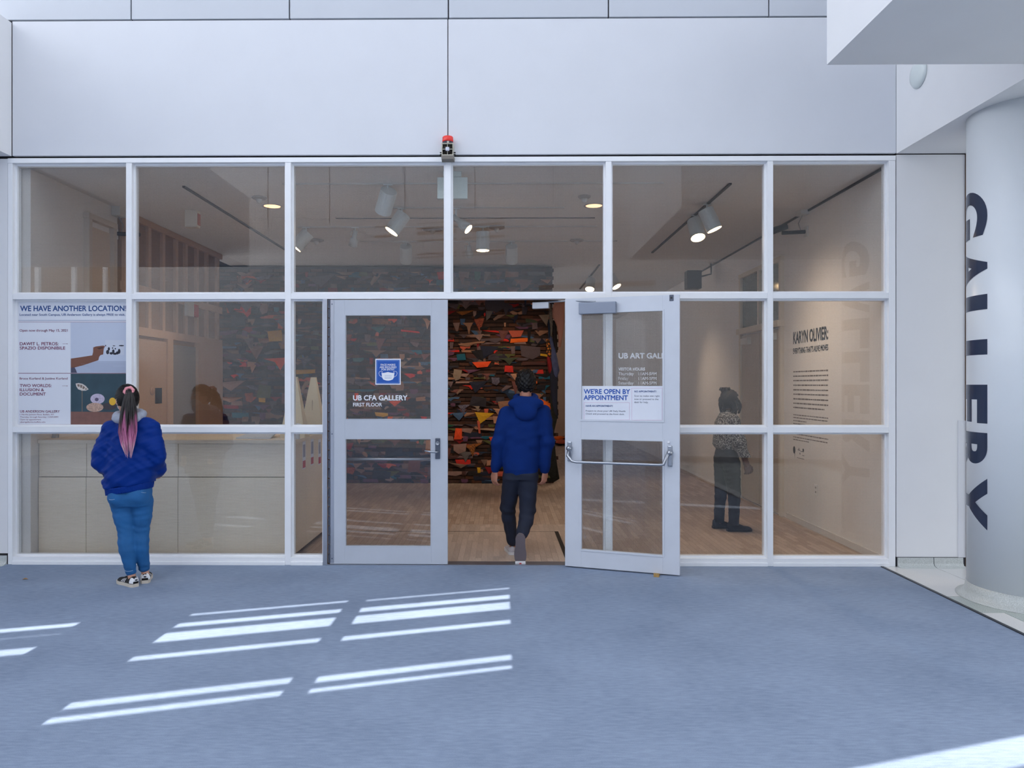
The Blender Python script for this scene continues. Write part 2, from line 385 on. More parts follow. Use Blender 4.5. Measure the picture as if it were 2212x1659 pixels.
# =================================================================== STOREFRONT
sf = empty('window_1', (fx(976), YF, 0)); tag(sf, 'white framed wired-glass storefront across the gallery front', 'window', kind='structure')
FY0, FY1 = YF, YF+.11; GY = YF+.062
zT0, zT1 = fz(349.5), fz(339); zTr0, zTr1 = fz(645.5), fz(633); zM0, zM1 = fz(934.5), fz(922); zB1 = fz(1205)
XJ = [(fx(17), fx(27)), (fx(272), fx(284.5)), (fx(615.8), fx(628.3)), (fx(961.7), fx(974)), (fx(1308.6), fx(1321)), (fx(1658), fx(1670)), (fx(1920), fx(1934.5))]
XDL = (fx(697.5), fx(707)); XDR = (fx(1223), fx(1235))
bv = .002
for i, (a, b) in enumerate(XJ):
    z0 = zTr1 if i == 3 else 0
    box('jamb' if i in (0, 6) else 'mullion', a, b, FY0, FY1, z0, zT0, FRAME, sf, bv)
box('door_jamb', XDL[0], XDL[1], FY0, FY1, 0, zTr0, ALU, sf, bv); box('door_jamb', XDR[0], XDR[1], FY0, FY1, 0, zTr0, FRAME, sf, bv)
box('head_rail', XJ[0][0], XJ[6][1], FY0-.004, FY1, zT0, zT1, FRAME, sf, bv)
def rail(i, j, z0, z1, nm='rail'):
    xa = (XJ+[XDL, XDR])[i][1]; xb = (XJ+[XDL, XDR])[j][0]
    box(nm, xa, xb, FY0+.001, FY1, z0, z1, FRAME, sf, bv)
for i in range(6):
    if i in (2, 3): continue
    rail(i, i+1, zTr0, zTr1)
box('door_header', XJ[2][1], XJ[4][0], FY0+.001, FY1, zTr0, zTr1, FRAME, sf, bv)
LOW = [(0, 1), (1, 2), (2, 7), (8, 4), (4, 5), (5, 6)]
for i, j in LOW:
    rail(i, j, zM0, zM1); rail(i, j, 0, zB1, 'sill')
    xa = (XJ+[XDL, XDR])[i][1]; xb = (XJ+[XDL, XDR])[j][0]
    box('sill_lip', xa, xb, FY0-.012, FY0+.002, 0, zB1*.45, FRAME, sf, bv)
def pane(i, j, z0, z1):
    A = XJ+[XDL, XDR]; xa, xb = A[i][1], A[j][0]; s = .016
    st = [(xa, xa+s, GY-.02, GY+.04, z0, z1), (xb-s, xb, GY-.02, GY+.04, z0, z1), (xa+s, xb-s, GY-.02, GY+.04, z0, z0+s), (xa+s, xb-s, GY-.02, GY+.04, z1-s, z1)]
    boxes('glazing_bead', st, FRAME, sf)
    return box('pane', xa+s-.002, xb-s+.002, GY, GY+.006, z0+s-.002, z1-s+.002, GLASSW, sf)
for i in range(6): pane(i, i+1, zTr1, zT0)
for i, j in LOW: pane(i, j, zM1, zTr0); pane(i, j, zB1, zM0)
# threshold
S(box('trim_3', XDL[1], XDR[0], YF-.005, YF+.13, 0, .008, ALU), 'flat aluminium threshold in the doorway', 'trim')

# vinyl helpers on a plane of constant Y
def vinyl(name, s, px0, px1, pyt, pyb, Y, m, parent, bold=.012):
    xa, xb = at(px0, pyt, Y)[0], at(px1, pyt, Y)[0]; pm = (px0+px1)/2
    P, F = text_fit(s, xa, xb, at(pm, pyb, Y)[2], at(pm, pyt, Y)[2], bold)
    return meshobj(name, np.c_[P[:, 0], Y+P[:, 2], P[:, 1]], F, m, parent)
def poly(name, pts, Y, m, parent):
    V = [at(x, y, Y) for x, y in pts]
    return meshobj(name, V, [tuple(range(len(V)))[::-1]], m, parent)
def rectline(name, x0, y0, x1, y1, w, Y, m, parent):
    q = [(x0, y0, x1, y0+w), (x0, y1-w, x1, y1), (x0, y0+w, x0+w, y1-w), (x1-w, y0+w, x1, y1-w)]
    V, F = [], []
    for a, b, c, d in q:
        n = len(V); V += [at(a, b, Y), at(c, b, Y), at(c, d, Y), at(a, d, Y)]; F.append((n, n+3, n+2, n+1))
    return meshobj(name, V, F, m, parent)
def ell(cx, cy, rx, ry, n=22, a0=0, a1=2*math.pi):
    return [(cx+rx*math.cos(a0+(a1-a0)*k/n), cy+ry*math.sin(a0+(a1-a0)*k/n)) for k in range(n)]
# hours on the pane right of the doorway
YV = GY-.0025
vinyl('lettering', 'UB ART GALLERY', 1336, 1465, 763, 774, YV, VINYLW, sf, .03)
vinyl('lettering', 'VISITOR HOURS', 1335.6, 1393.3, 794.2, 800.3, YV, VINYLW, sf, .03)
for d, y, w in (('Thursday', 804.2, 33.5), ('Friday', 814.2, 22), ('Saturday', 824.2, 33)):
    vinyl('lettering', d, 1335.6, 1335.6+w, y, y+6.4, YV, VINYLW, sf, .01)
    vinyl('lettering', '11AM-5PM', 1379.5, 1418, y, y+6.4, YV, VINYLW, sf, .01)

# ------------------------------------------------------------------ door leaf builder (local: hinge at x=0, leaf along +x, outer face y=0 facing -y)
DW = fx(967)-fx(713); DZ0, DZ1 = .012, fz(646.5)-.004
def leaf_body(name, holes, t, parent, m):
    xs = sorted({0, DW, *[h[0] for h in holes], *[h[1] for h in holes]}); zs_ = sorted({DZ0, DZ1, *[h[2] for h in holes], *[h[3] for h in holes]})
    h0, h1 = holes
    L = [(0, h0[0], 0, t, DZ0, DZ1), (h0[1], DW, 0, t, DZ0, DZ1), (h0[0], h0[1], 0, t, DZ0, h0[2]), (h0[0], h0[1], 0, t, h0[3], h1[2]), (h0[0], h0[1], 0, t, h1[3], DZ1)]
    nm = ['stile', 'stile', 'bottom_rail', 'lock_rail', 'top_rail']
    for n_, b in zip(nm, L): box(n_, *b, m, parent, .0015, True)
XH = fx(713)
d1 = empty('door_1', (XH, YF-.004, 0)); tag(d1, 'closed white glazed door leaf with lever handle', 'door', kind='structure')
def lx(px): return fx(px)-XH
H1 = [(lx(745), lx(932), fz(1181.5), fz(947)), (lx(745), lx(932), fz(907), fz(679.5))]
leaf_body('leaf', H1, .045, d1, DOORSH)
for h in H1:
    box('pane', h[0]-.003, h[1]+.003, .018, .024, h[2]-.003, h[3]+.003, GLASSW, d1, 0, True)
    s = .008; boxes('glazing_bead', [(h[0], h[0]+s, -.002, .045, h[2], h[3]), (h[1]-s, h[1], -.002, .045, h[2], h[3]), (h[0]+s, h[1]-s, -.002, .045, h[2], h[2]+s), (h[0]+s, h[1]-s, -.002, .045, h[3]-s, h[3])], DOORSH, d1, 0, True)
boxes('hinge_leaf', [(0.004, .036, -.004, 0.002, DZ0+.01, DZ1)], ALU, d1, .001, True)
V, F = join([tube([(-.006, -.006, z+.004), (-.006, -.006, z+.082)], .009, 10) for z in np.arange(DZ0+.01, DZ1-.08, .086)])
meshobj('hinge_knuckles', V, F, DARKSTEEL, d1, local=True)
for z in (DZ1-.04, DZ0+.05, 1.2): V, F = lathe([(.006, 0), (.006, .002)], 10, (.02, -.004, z), (0, -1, 0)); meshobj('screw', V, F, DARKSTEEL, d1, local=True)
# lever set
lp = box('lock_plate', lx(940.5), lx(951), -.014, .002, fz(991), fz(946.5), DARKSTEEL, d1, .004, True)
V, F = lathe([(.017, 0), (.017, .008), (.013, .01), (.012, .006), (.004, .006)], 20, (lx(945.5), -.014, fz(957.5)), (0, -1, 0)); meshobj('lock_cylinder', V, F, STEEL, lp, True, True)
V, F = tube([(lx(945.5), -.012, fz(975.5)), (lx(945.5), -.05, fz(975.5)), (lx(942), -.058, fz(975.7)), (lx(931), -.058, fz(974.6)), (lx(918.5), -.054, fz(972.6))], [.012, .011, .010, .0095, .008], 12); meshobj('lever', V, F, STEEL, lp, True, True)
V, F = tube([(lx(735), .085, fz(994)), (lx(945), .085, fz(994))], .013, 10); meshobj('push_bar', V, F, ALU, d1, True, True)
def dv(s, a, b, c, d, bold): 
    Y = YF+.0115
    o = vinyl('lettering', s, a, b, c, d, Y, VINYLW, d1, bold); return o
dv('UB CFA GALLERY', 762.6, 880, 854.2, 864.6, .03); dv('FIRST FLOOR', 762.6, 825.3, 870.4, 877.8, .022)

# mask sticker
ms = empty('mask_notice', at(838, 831, YF+.0125)); tag(ms, 'small square blue face mask notice stuck on the closed door glass', 'sticker')
YS = YF+.0115
BLUE = mat('print_blue', (20, 84, 176), .5); BLUE2 = mat('print_dark_blue', (22, 74, 140), .5); MAROON = mat('print_maroon', (128, 58, 92), .6); PAPER = mat('white_paper', (226, 230, 240), .6); PINKL = mat('print_pink', (214, 170, 200), .6); GREYT = mat('print_grey', (92, 98, 118), .6)
c = [at(x, y, YS) for x, y in ((810.7, 775), (865.7, 775), (865.7, 831), (810.7, 831))]
box('sheet', c[0][0], c[1][0], YS, YS+.0008, c[2][2], c[0][2], PAPER, ms)
poly('blue_field', [(812.9, 777.6), (863.4, 777.6), (863.4, 828.6), (812.9, 828.6)], YS-.0005, BLUE, ms)
rectline('inner_border', 814.6, 779.4, 861.8, 826.8, .5, YS-.001, mat('print_light_blue', (120, 160, 220), .5), ms)
for s, a, b, y0, y1 in (('FACE MASKS', 822.4, 853.9, 786, 789.9), ('ARE REQUIRED', 820, 856.5, 791.2, 795.1), ('FOR ENTRY', 824.1, 852.1, 796.2, 800.1)):
    vinyl('lettering', s, a, b, y0, y1, YS-.0017, VINYLW, ms, .02)
def cp(x, y): return (700+x/5.72, 640+y/5.72)
poly('mask_body', [cp(*q) for q in ((712, 950), (750, 945), (790, 936), (830, 945), (868, 950), (864, 1000), (848, 1028), (815, 1040), (790, 1043), (765, 1040), (732, 1028), (716, 1000))], YS-.001, VINYLW, ms)
for x0, sgn in ((712, -1), (868, 1)):
    pts = [at(*cp(x0+sgn*q[0], q[1]), YS-.0015) for q in ((2, 952), (-12, 930), (-2, 926), (26, 930), (36, 950), (26, 980), (-2, 998))]
    V, F = tube(pts, .0018, 6); meshobj('ear_loop', V, F, VINYLW, ms)
for y in (980, 998, 1013): poly('pleat', [cp(748, y), cp(836, y), cp(836, y+2.5), cp(748, y+2.5)], YS-.0015, BLUE, ms)

# ------------------------------------------------------------------ open leaf
hx, hy = fx(1223), YF-.006
e_ = atz(1468, 1243, 0); ang = math.atan2(e_[1]-hy, e_[0]-hx)
ca, sa = math.cos(ang), math.sin(ang)
d2 = empty('door_2', (hx, hy, 0), ang); tag(d2, 'white glazed door leaf standing open with push bar', 'door', kind='structure')
def luv(px, py, off=0.0):   # pixel -> local (x, z) on the leaf's near face (y = off in leaf space)
    n = np.array([-sa, ca, 0]); p0 = np.array([hx, hy, 0])+n*off; d = ray(px, py); t = ((p0-O)@n)/(d@n); q = O+d*t-p0
    return q[0]*ca+q[1]*sa, q[2]
T2 = -.045
def rect(px0, py0, px1, py1, off=T2):
    a = luv(px0, py0, off); b = luv(px1, py1, off); return a[0], b[0], b[1], a[1]
ul = luv(1255.5, 677, T2); ur = luv(1431.5, 671, T2); ub = luv(1431.5, 909, T2); ll = luv(1255.5, 948.7, T2); lr = luv(1431.5, 1200, T2)
H2 = [(ul[0], ur[0], lr[1], ll[1]), (ul[0], ur[0], ub[1], (ul[1]+ur[1])/2)]
def leaf2(n_, b): return box(n_, b[0], b[1], -.045, 0, b[4], b[5], DOORP, d2, .0015, True)
DW2 = luv(1468, 1243, T2)[0]
h0, h1 = H2
for n_, b in zip(['stile', 'stile', 'bottom_rail', 'lock_rail', 'top_rail'], [(0, h0[0], 0, 0, DZ0, DZ1), (h0[1], DW2, 0, 0, DZ0, DZ1), (h0[0], h0[1], 0, 0, DZ0, h0[2]), (h0[0], h0[1], 0, 0, h0[3], h1[2]), (h0[0], h0[1], 0, 0, h1[3], DZ1)]): leaf2(n_, b)
for h in H2:
    box('pane', h[0]-.003, h[1]+.003, -.026, -.020, h[2]-.003, h[3]+.003, GLASSW, d2, 0, True)
    s = .014; boxes('glazing_bead', [(h[0]-s, h[0]+.002, -.05, -.044, h[2]-s, h[3]+s), (h[1]-.002, h[1]+s, -.05, -.044, h[2]-s, h[3]+s), (h[0]+.002, h[1]-.002, -.05, -.044, h[2]-s, h[2]+.002), (h[0]+.002, h[1]-.002, -.05, -.044, h[3]-.002, h[3]+s)], DOORP, d2, .0008, True)
# closer, arm, latch, push bar
cl = rect(1250.5, 654, 1330.5, 676.5, -.09)
cb = box('closer_body', cl[0], cl[1], -.105, -.046, cl[2], cl[3], mat('closer_grey', (138, 146, 162), .45, .4), d2, .005, True)
V, F = tube([((cl[0]+cl[1])/2-.02, -.075, cl[3]+.006), (.06, -.03, cl[3]+.028), (-.20, .04, cl[3]+.03)], .008, 8); meshobj('closer_arm', V, F, STEEL, d2, local=True)
box('arm_shoe', -.33, -.17, .02, .06, cl[3]-.03, cl[3]+.035, STEEL, d2, .006, True)
ls = rect(1446, 637, 1455, 650); lb = box('latch_strike', ls[0], ls[1], -.049, -.044, ls[2], ls[3], DARKSTEEL, d2, .001, True)
V, F = lathe([(.009, 0), (.009, .002)], 12, ((ls[0]+ls[1])/2, -.049, (ls[2]+ls[3])/2), (0, -1, 0)); meshobj('latch_hole', V, F, BLACK, lb, local=True)
bl_ = luv(1231, 975, T2); br_ = luv(1447.5, 985, T2); bL = luv(1238, 998, -.13); bR = luv(1431, 1004.5, -.13)
zbar = (bL[1]+bR[1])/2
for (bx, zc_) in ((bl_[0], bl_[1]), (br_[0], br_[1])):
    pl = box('bar_mount', bx-.02, bx+.02, -.062, -.044, zc_-.09, zc_+.09, STEEL, d2, .008, True)
    V, F = lathe([(.026, 0), (.024, .03), (.012, .045)], 20, (bx, -.06, zc_+.03), (0, -1, 0)); meshobj('mount_dome', V, F, STEEL, pl, True, True)
V, F = tube([(bl_[0], -.07, bl_[1]+.03), (bl_[0]-.004, -.11, zbar+.05), (bL[0]-.01, -.13, zbar+.006), (bL[0]+.03, -.135, zbar), (bR[0]-.03, -.135, zbar), (bR[0]+.008, -.132, zbar+.004), (br_[0]-.02, -.10, br_[1]+.01), (br_[0], -.07, br_[1]+.03)], [.014, .014, .013, .0125, .0125, .013, .014, .014], 14)
meshobj('push_bar', V, F, STEEL, d2, True, True)
k = luv(1444.5, 955.5, T2); V, F = lathe([(.012, 0), (.012, .012), (.007, .016)], 14, (k[0], -.045, k[1]), (0, -1, 0)); meshobj('bumper', V, F, VINYLW, d2, True, True)

# appointment sign on the open leaf's glass
ap = empty('appointment_sign', (hx, hy, 0), ang); tag(ap, 'white printed sheet about appointments on the open door glass', 'sign')
OA = -.03
def ac(x, y): return luv(1210+x/5.72, 630+y/5.72, OA)
def lv(s, x0, x1, y0, y1, m, bold=.0, nm='lettering'):
    a = ac(x0, y1); b = ac(x1, y0); zc = ac((x0+x1)/2, y1)[1]; zt_ = ac((x0+x1)/2, y0)[1]
    P, F = text_fit(s, a[0], b[0], zc, zt_, bold); return meshobj(nm, np.c_[P[:, 0], OA-.0022+P[:, 2], P[:, 1]], F, m, ap, local=True)
a, b = ac(262, 1166), ac(1262, 1600)
box('sheet', H2[1][0]+.001, H2[1][1]-.001, OA-.0003, OA+.0008, H2[1][2]+.001, ac(700, 1166)[1], PAPER, ap, 0, True)
def lrl(x0, y0, x1, y1, w=3):
    for q in ((x0, y0, x1, y0+w), (x0, y1-w, x1, y1), (x0, y0, x0+w, y1), (x1-w, y0, x1, y1)):
        P = [ac(q[0], q[1]), ac(q[2], q[1]), ac(q[2], q[3]), ac(q[0], q[3])]
        meshobj('rule', [(u, OA-.0008, z) for u, z in P], [(0, 3, 2, 1)], PINKL, ap, local=True)
lrl(295, 1370, 857, 1585); lrl(883, 1190, 1262, 1588)
lv("WE'RE OPEN BY", 292, 865, 1206, 1262, BLUE, .025); lv('APPOINTMENT', 292, 838, 1282, 1338, BLUE, .025)
lv('HAVE AN APPOINTMENT?', 317, 650, 1402, 1423, BLUE2, .02); lv('Prepare to show your UB Daily Health', 317, 807, 1465, 1484, GREYT); lv('Check and proceed to the front desk.', 317, 795, 1502, 1521, GREYT)
lv('NO APPOINTMENT?', 917, 1188, 1223, 1244, BLUE2, .02); lv('Scan to make one right', 917, 1230, 1278, 1298, GREYT); lv('now or proceed to the', 917, 1215, 1318, 1338, GREYT); lv('desk for help.', 917, 1090, 1356, 1376, GREYT)
# wooden wedge under the leaf
q = atz(1418.5, 1245, 0); V = [(-.022, -.03, 0), (.022, -.03, 0), (.022, .05, 0), (-.022, .05, 0), (-.022, -.03, .035), (.022, -.03, .035), (.022, .05, .011), (-.022, .05, .011)]
wd = meshobj('door_wedge', V, BF, mat('raw_wood', (176, 140, 84), .7, noise=.15, scale=60)); wd.location = (q[0], q[1], 0); wd.rotation_euler = (0, 0, ang)
tag(wd, 'small raw wood wedge under the open door', 'door wedge')

# ------------------------------------------------------------------ location poster
YP = GY-.0025
lpz = empty('location_poster', at(155, 921, YP)); tag(lpz, 'large white poster about another location in the left pane', 'poster')
def pc(x, y): return (x/5.72, 640+y/5.72)
a = at(36.5, 648, YP); b = at(275.5, 921, YP); box('sheet', a[0], b[0], YP, YP+.001, b[2], a[2], PAPER, lpz)
Y1, Y2, Y3, Y4 = YP-.0006, YP-.0012, YP-.0018, YP-.0024
rectline('blue_border', 38.8, 650.8, 274.5, 692.4, .7, Y1, BLUE2, lpz)
rectline('maroon_border', 38.8, 695.2, 274.5, 917.4, .7, Y1, MAROON, lpz)
poly('divider', [(39, 805.8), (274, 805.8), (274, 806.8), (39, 806.8)], Y2, MAROON, lpz)
def pv(s, x0, x1, y0, y1, m, bold=.0): vinyl('lettering', s, x0/5.72, x1/5.72, 640+y0/5.72, 640+y1/5.72, YP-.0014, m, lpz, bold)
pv('WE HAVE ANOTHER LOCATION!', 248, 1562, 118, 182, BLUE2, .025)
pv('Located near South Campus, UB Anderson Gallery is always FREE to visit.', 242, 1545, 213, 240, BLUE2, .014)
pv('Open now through May 15, 2021', 242, 835, 407, 436, MAROON, .01)
pv('DAWIT L. PETROS:', 244, 722, 568, 605, MAROON, .016); pv('SPAZIO DISPONIBILE', 244, 805, 621, 658, MAROON, .016)
pv('Bruce Kurland & Justine Kurland', 242, 835, 1002, 1028, MAROON, .01)
pv('TWO WORLDS:', 244, 635, 1086, 1121, MAROON, .016); pv('ILLUSION &', 244, 543, 1139, 1173, MAROON, .016); pv('DOCUMENT', 244, 565, 1190, 1226, MAROON, .016)
pv('UB ANDERSON GALLERY', 248, 738, 1408, 1437, MAROON, .012)
for s, x1, y in (('1 Martha Jackson Place, Buffalo, NY', 668, 1452), ('Thursday through Saturday, 11AM-5PM', 718, 1483), ('Open by appointment', 507, 1514), ('ubartgalleries.buffalo.edu', 560, 1545)):
    pv(s, 248, x1, y, y+17, MAROON)
for x0, y in ((773, 587), (768, 1108)):
    poly('arrow', [pc(x0, y-1.5), pc(835, y-1.5), pc(835, y+1.5), pc(x0, y+1.5)], Y1, MAROON, lpz)
    poly('arrow', [pc(826, y-6), pc(838, y), pc(826, y+6)], Y1, MAROON, lpz)
poly('sky_photograph', [pc(*q) for q in ((873, 323), (1566, 323), (1566, 800), (873, 800))], Y1, mat('photo_sky', (196, 205, 224), .6), lpz)
poly('sky_photograph', [pc(*q) for q in ((873, 800), (1566, 800), (1566, 946), (873, 946))], Y1, mat('photo_water', (176, 186, 208), .6), lpz)
for k, (x0, x1, y) in enumerate(((1000, 1550, 835), (980, 1400, 860), (1080, 1550, 885), (1120, 1540, 910), (1150, 1530, 925))):
    poly('wave_line', [pc(x0, y), pc(x1, y), pc(x1, y+2), pc(x0, y+2)], Y2, mat('photo_wave', (150, 158, 184), .6), lpz)
SKINP = mat('photo_skin', (122, 78, 62), .6)
poly('arm', [pc(*q) for q in ((875, 770), (1000, 752), (1140, 730), (1150, 690), (1152, 632), (1185, 620), (1270, 610), (1298, 614), (1282, 650), (1275, 718), (1240, 728), (1225, 750), (1215, 790), (1140, 815), (1030, 852), (920, 880), (875, 884))], Y2, SKINP, lpz)
poly('finger_shade', [pc(*q) for q in ((1195, 640), (1265, 625), (1280, 640), (1225, 655))], Y3, mat('photo_skin_dark', (74, 46, 42), .6), lpz)
poly('sleeve', [pc(*q) for q in ((875, 884), (922, 880), (940, 915), (952, 946), (875, 946))], Y2, mat('photo_sleeve', (70, 70, 92), .6), lpz)
poly('snapshot', [pc(*q) for q in ((1300, 540), (1535, 543), (1533, 727), (1298, 722))], Y2, mat('photo_card', (206, 212, 226), .6), lpz)
INK = mat('photo_ink', (34, 36, 52), .6)
for x, y, rx, ry in ((1330, 690, 20, 28), (1345, 650, 14, 22), (1375, 705, 22, 16), (1400, 680, 16, 24), (1420, 710, 26, 14), (1450, 700, 18, 20), (1472, 680, 16, 32), (1392, 640, 8, 10), (1425, 648, 8, 10), (1305, 610, 6, 10), (1500, 610, 34, 8), (1408, 612, 18, 5)):
    poly('figure_blot', [pc(*q) for q in ell(x, y, rx, ry, 9)], Y3, INK, lpz)
poly('still_life', [pc(*q) for q in ((873, 956), (1566, 956), (1566, 1432), (873, 1425))], Y1, mat('photo_teal', (46, 72, 84), .6, noise=.15, scale=8), lpz)
poly('still_life', [pc(*q) for q in ((873, 1425), (1566, 1432), (1566, 1585), (873, 1585))], Y1, mat('photo_table', (124, 86, 78), .6, noise=.1, scale=20), lpz)
poly('stick', [pc(*q) for q in ((1012, 1165), (1018, 1165), (1018, 1425), (1012, 1425))], Y2, mat('photo_stick', (150, 122, 100), .6), lpz)
CREAM = mat('photo_cream', (214, 206, 200), .6)
poly('citrus_slice', [pc(*q) for q in ((935, 1078), (975, 1072), (1020, 1082), (1060, 1108), (1095, 1150), (1060, 1166), (1010, 1166), (965, 1148), (942, 1112))], Y2, CREAM, lpz)
for q in (((952, 1090), (980, 1086), (985, 1115), (962, 1118)), ((990, 1092), (1018, 1098), (1010, 1135), (992, 1128)), ((1025, 1105), (1052, 1125), (1035, 1148), (1018, 1140)), ((1058, 1132), (1080, 1150), (1050, 1156))):
    poly('citrus_segment', [pc(*p_) for p_ in q], Y3, mat('photo_segment', (124, 104, 96), .6), lpz)
poly('shell', [pc(*q) for q in ell(1205, 1268, 88, 64)], Y2, mat('photo_shell', (192, 182, 204), .6, noise=.2, scale=60), lpz)
poly('shell', [pc(*q) for q in ell(1172, 1372, 106, 56)], Y3, mat('photo_shell_tan', (186, 154, 138), .6, noise=.3, scale=70), lpz)
poly('shell_hole', [pc(*q) for q in ell(1195, 1275, 24, 22)], Y3, mat('photo_shade', (92, 84, 110), .6), lpz)
poly('dish', [pc(*q) for q in ell(1350, 1360, 90, 44)], Y2, mat('photo_dish', (64, 56, 62), .6), lpz)
poly('yellow_fruit', [pc(*q) for q in ell(1390, 1300, 42, 48)], Y3, mat('photo_yellow', (226, 178, 52), .6), lpz)

# ------------------------------------------------------------------ alarm siren over the entrance
az = lambda x, y, Y=YF-.10: at(920+x/16.59, 270+y/16.59, Y)
sr = empty('alarm_siren', (fx(966.5), YF, fz(342))); tag(sr, 'beige alarm horn with red beacon above the entrance', 'alarm siren')
BEIGE = mat('siren_beige', (186, 182, 168), .5)
a, b = az(560, 640), az(985, 1085)
x0, x1, z0, z1 = a[0], b[0], b[2], a[2]; w = .008
boxes('horn_box', [(x0, x0+w, YF-.10, YF, z0, z1), (x1-w, x1, YF-.10, YF, z0, z1), (x0+w, x1-w, YF-.10, YF, z0, z0+w), (x0+w, x1-w, YF-.10, YF, z1-w, z1), (x0+w, x1-w, YF-.02, YF, z0+w, z1-w)], BEIGE, sr, .001)
V, F = lathe([(.045, 0), (.02, .05), (.018, .055)], 20, ((x0+x1)/2, YF-.085, (z0+z1)/2), (0, 1, 0)); meshobj('horn_throat', V, F, mat('siren_dark', (44, 40, 36), .6), sr, True)
cxs, czs = (x0+x1)/2, (z0+z1)/2
boxes('grille_bar', [(x0, x1, YF-.10, YF-.094, czs-.0025, czs+.0025), (cxs-.002, cxs+.002, YF-.101, YF-.095, z0+.001, z1-.001)], BEIGE, sr)
box('horn_centre', cxs-.017, cxs+.017, YF-.108, YF-.09, czs-.016, czs+.018, mat('siren_centre', (206, 210, 226), .5), sr, .006)
V = [(x0-.004, YF-.10, z0), (x1+.004, YF-.10, z0), (x1+.008, YF, z0-.006), (x0-.008, YF, z0-.006), (x0, YF-.095, z0-.03), (x1, YF-.095, z0-.03), (x1+.004, YF, z0-.034), (x0-.004, YF, z0-.034)]
meshobj('bracket', V, [(0, 1, 2, 3), (7, 6, 5, 4), (0, 4, 5, 1), (1, 5, 6, 2), (2, 6, 7, 3), (3, 7, 4, 0)], mat('siren_bracket', (128, 122, 114), .5), sr)
for sx in (x0-.008, x1+.008):
    for zz in (z0+.018, z0+.036): V, F = lathe([(.006, -.01), (.006, .01)], 8, (sx, YF-.06, zz), (1, 0, 0)); meshobj('bracket_screw', V, F, BLACK, sr)
V, F = lathe([(.05, 0), (.05, .018)], 28, (cxs, YF-.052, z1+.001)); meshobj('beacon_base', V, F, mat('siren_black', (44, 40, 60), .4), sr, True)
V, F = lathe([(.05, .018), (.0505, .03), (.049, .062), (.044, .068), (.03, .07)], 28, (cxs, YF-.052, z1+.001)); meshobj('beacon_lens', V, F, mat('red_lens', (232, 44, 34), .2), sr, True)
box('beacon_clip', cxs-.004, cxs+.014, YF-.104, YF-.098, z1-.002, z1+.016, BEIGE, sr)

# =================================================================== GALLERY INTERIOR
GX0, GX1, GY0, GY1, GZ = -4.40, 3.52, YF+.11, 23.0, 3.66
# wood strip floor
def strip_mat(name, brick=True):
    m = bpy.data.materials.new(name); m.use_nodes = True; nt = m.node_tree; N = nt.nodes.new; Lk = nt.links.new
    b = nt.nodes['Principled BSDF']; b.inputs['Roughness'].default_value = .42
    tc = N('ShaderNodeTexCoord')
    n = N('ShaderNodeTexNoise'); n.inputs['Scale'].default_value = 9; n.inputs['Detail'].default_value = 8
    mp = N('ShaderNodeMapping'); mp.inputs['Scale'].default_value = (6, 1.2, 1); Lk(tc.outputs['Object'], mp.inputs[0]); Lk(mp.outputs[0], n.inputs[0])
    mx = N('ShaderNodeMix'); mx.data_type = 'RGBA'; Lk(n.outputs[0], mx.inputs[0])
    mx.inputs[6].default_value = (*lin((182, 164, 150)), 1); mx.inputs[7].default_value = (*lin((212, 194, 180)), 1)
    src = mx.outputs[2]
    if brick:
        mp2 = N('ShaderNodeMapping'); mp2.inputs['Rotation'].default_value = (0, 0, math.pi/2); Lk(tc.outputs['Object'], mp2.inputs[0])
        bt = N('ShaderNodeTexBrick'); bt.inputs['Scale'].default_value = 1.0; bt.inputs['Brick Width'].default_value = .32; bt.inputs['Row Height'].default_value = .057; bt.inputs['Mortar Size'].default_value = .0012
        bt.inputs['Color1'].default_value = (*lin((250, 246, 240)), 1); bt.inputs['Color2'].default_value = (*lin((214, 204, 194)), 1); bt.inputs['Mortar'].default_value = (*lin((150, 130, 112)), 1)
        Lk(mp2.outputs[0], bt.inputs[0])
        ml = N('ShaderNodeMix'); ml.data_type = 'RGBA'; ml.blend_type = 'MULTIPLY'; ml.inputs[0].default_value = 1; Lk(src, ml.inputs[6]); Lk(bt.outputs[0], ml.inputs[7]); src = ml.outputs[2]
    else:
        oi = N('ShaderNodeObjectInfo'); rg = N('ShaderNodeMapRange'); rg.inputs[3].default_value = .82; rg.inputs[4].default_value = 1.08; Lk(oi.outputs['Random'], rg.inputs[0])
        ml = N('ShaderNodeMix'); ml.data_type = 'RGBA'; ml.blend_type = 'MULTIPLY'; ml.inputs[0].default_value = 1; Lk(src, ml.inputs[6]); Lk(rg.outputs[0], ml.inputs[7]); src = ml.outputs[2]
    Lk(src, b.inputs['Base Color']); return m
fy1 = YF+.13+.057*14
gf = S(box('floor_gallery', GX0-.3, GX1+.3, YF+.02, GY1, -.12, -.003, strip_mat('wood_strip_floor')), 'pale wood strip floor inside the gallery', 'floor')
PLK = strip_mat('wood_plank', False)
pm = {}
x_lo, x_hi, pw = fx(955, 7.3), fx(1240, 7.3), .0565
row = 0; xx = x_lo
npl = 0
while xx < x_hi and npl < 300:
    y = YF+.13-(row % 4)*.08
    while y < 8.75 and npl < 300:
        y0 = max(y, YF+.13); y1 = min(y+.32, 8.75)
        if y1-y0 > .03:
            k = round(y1-y0, 3)
            if k not in pm:
                me = bpy.data.meshes.new('plank'); me.from_pydata(boxv(.0006, pw-.0006, .0006, k-.0006, -.01, 0), [], BF); me.materials.append(PLK); pm[k] = me
            o = bpy.data.objects.new('plank', pm[k]); COL.objects.link(o); o.parent = gf; o.location = (xx, y0, 0); npl += 1
        y += .32
    row += 1; xx += pw
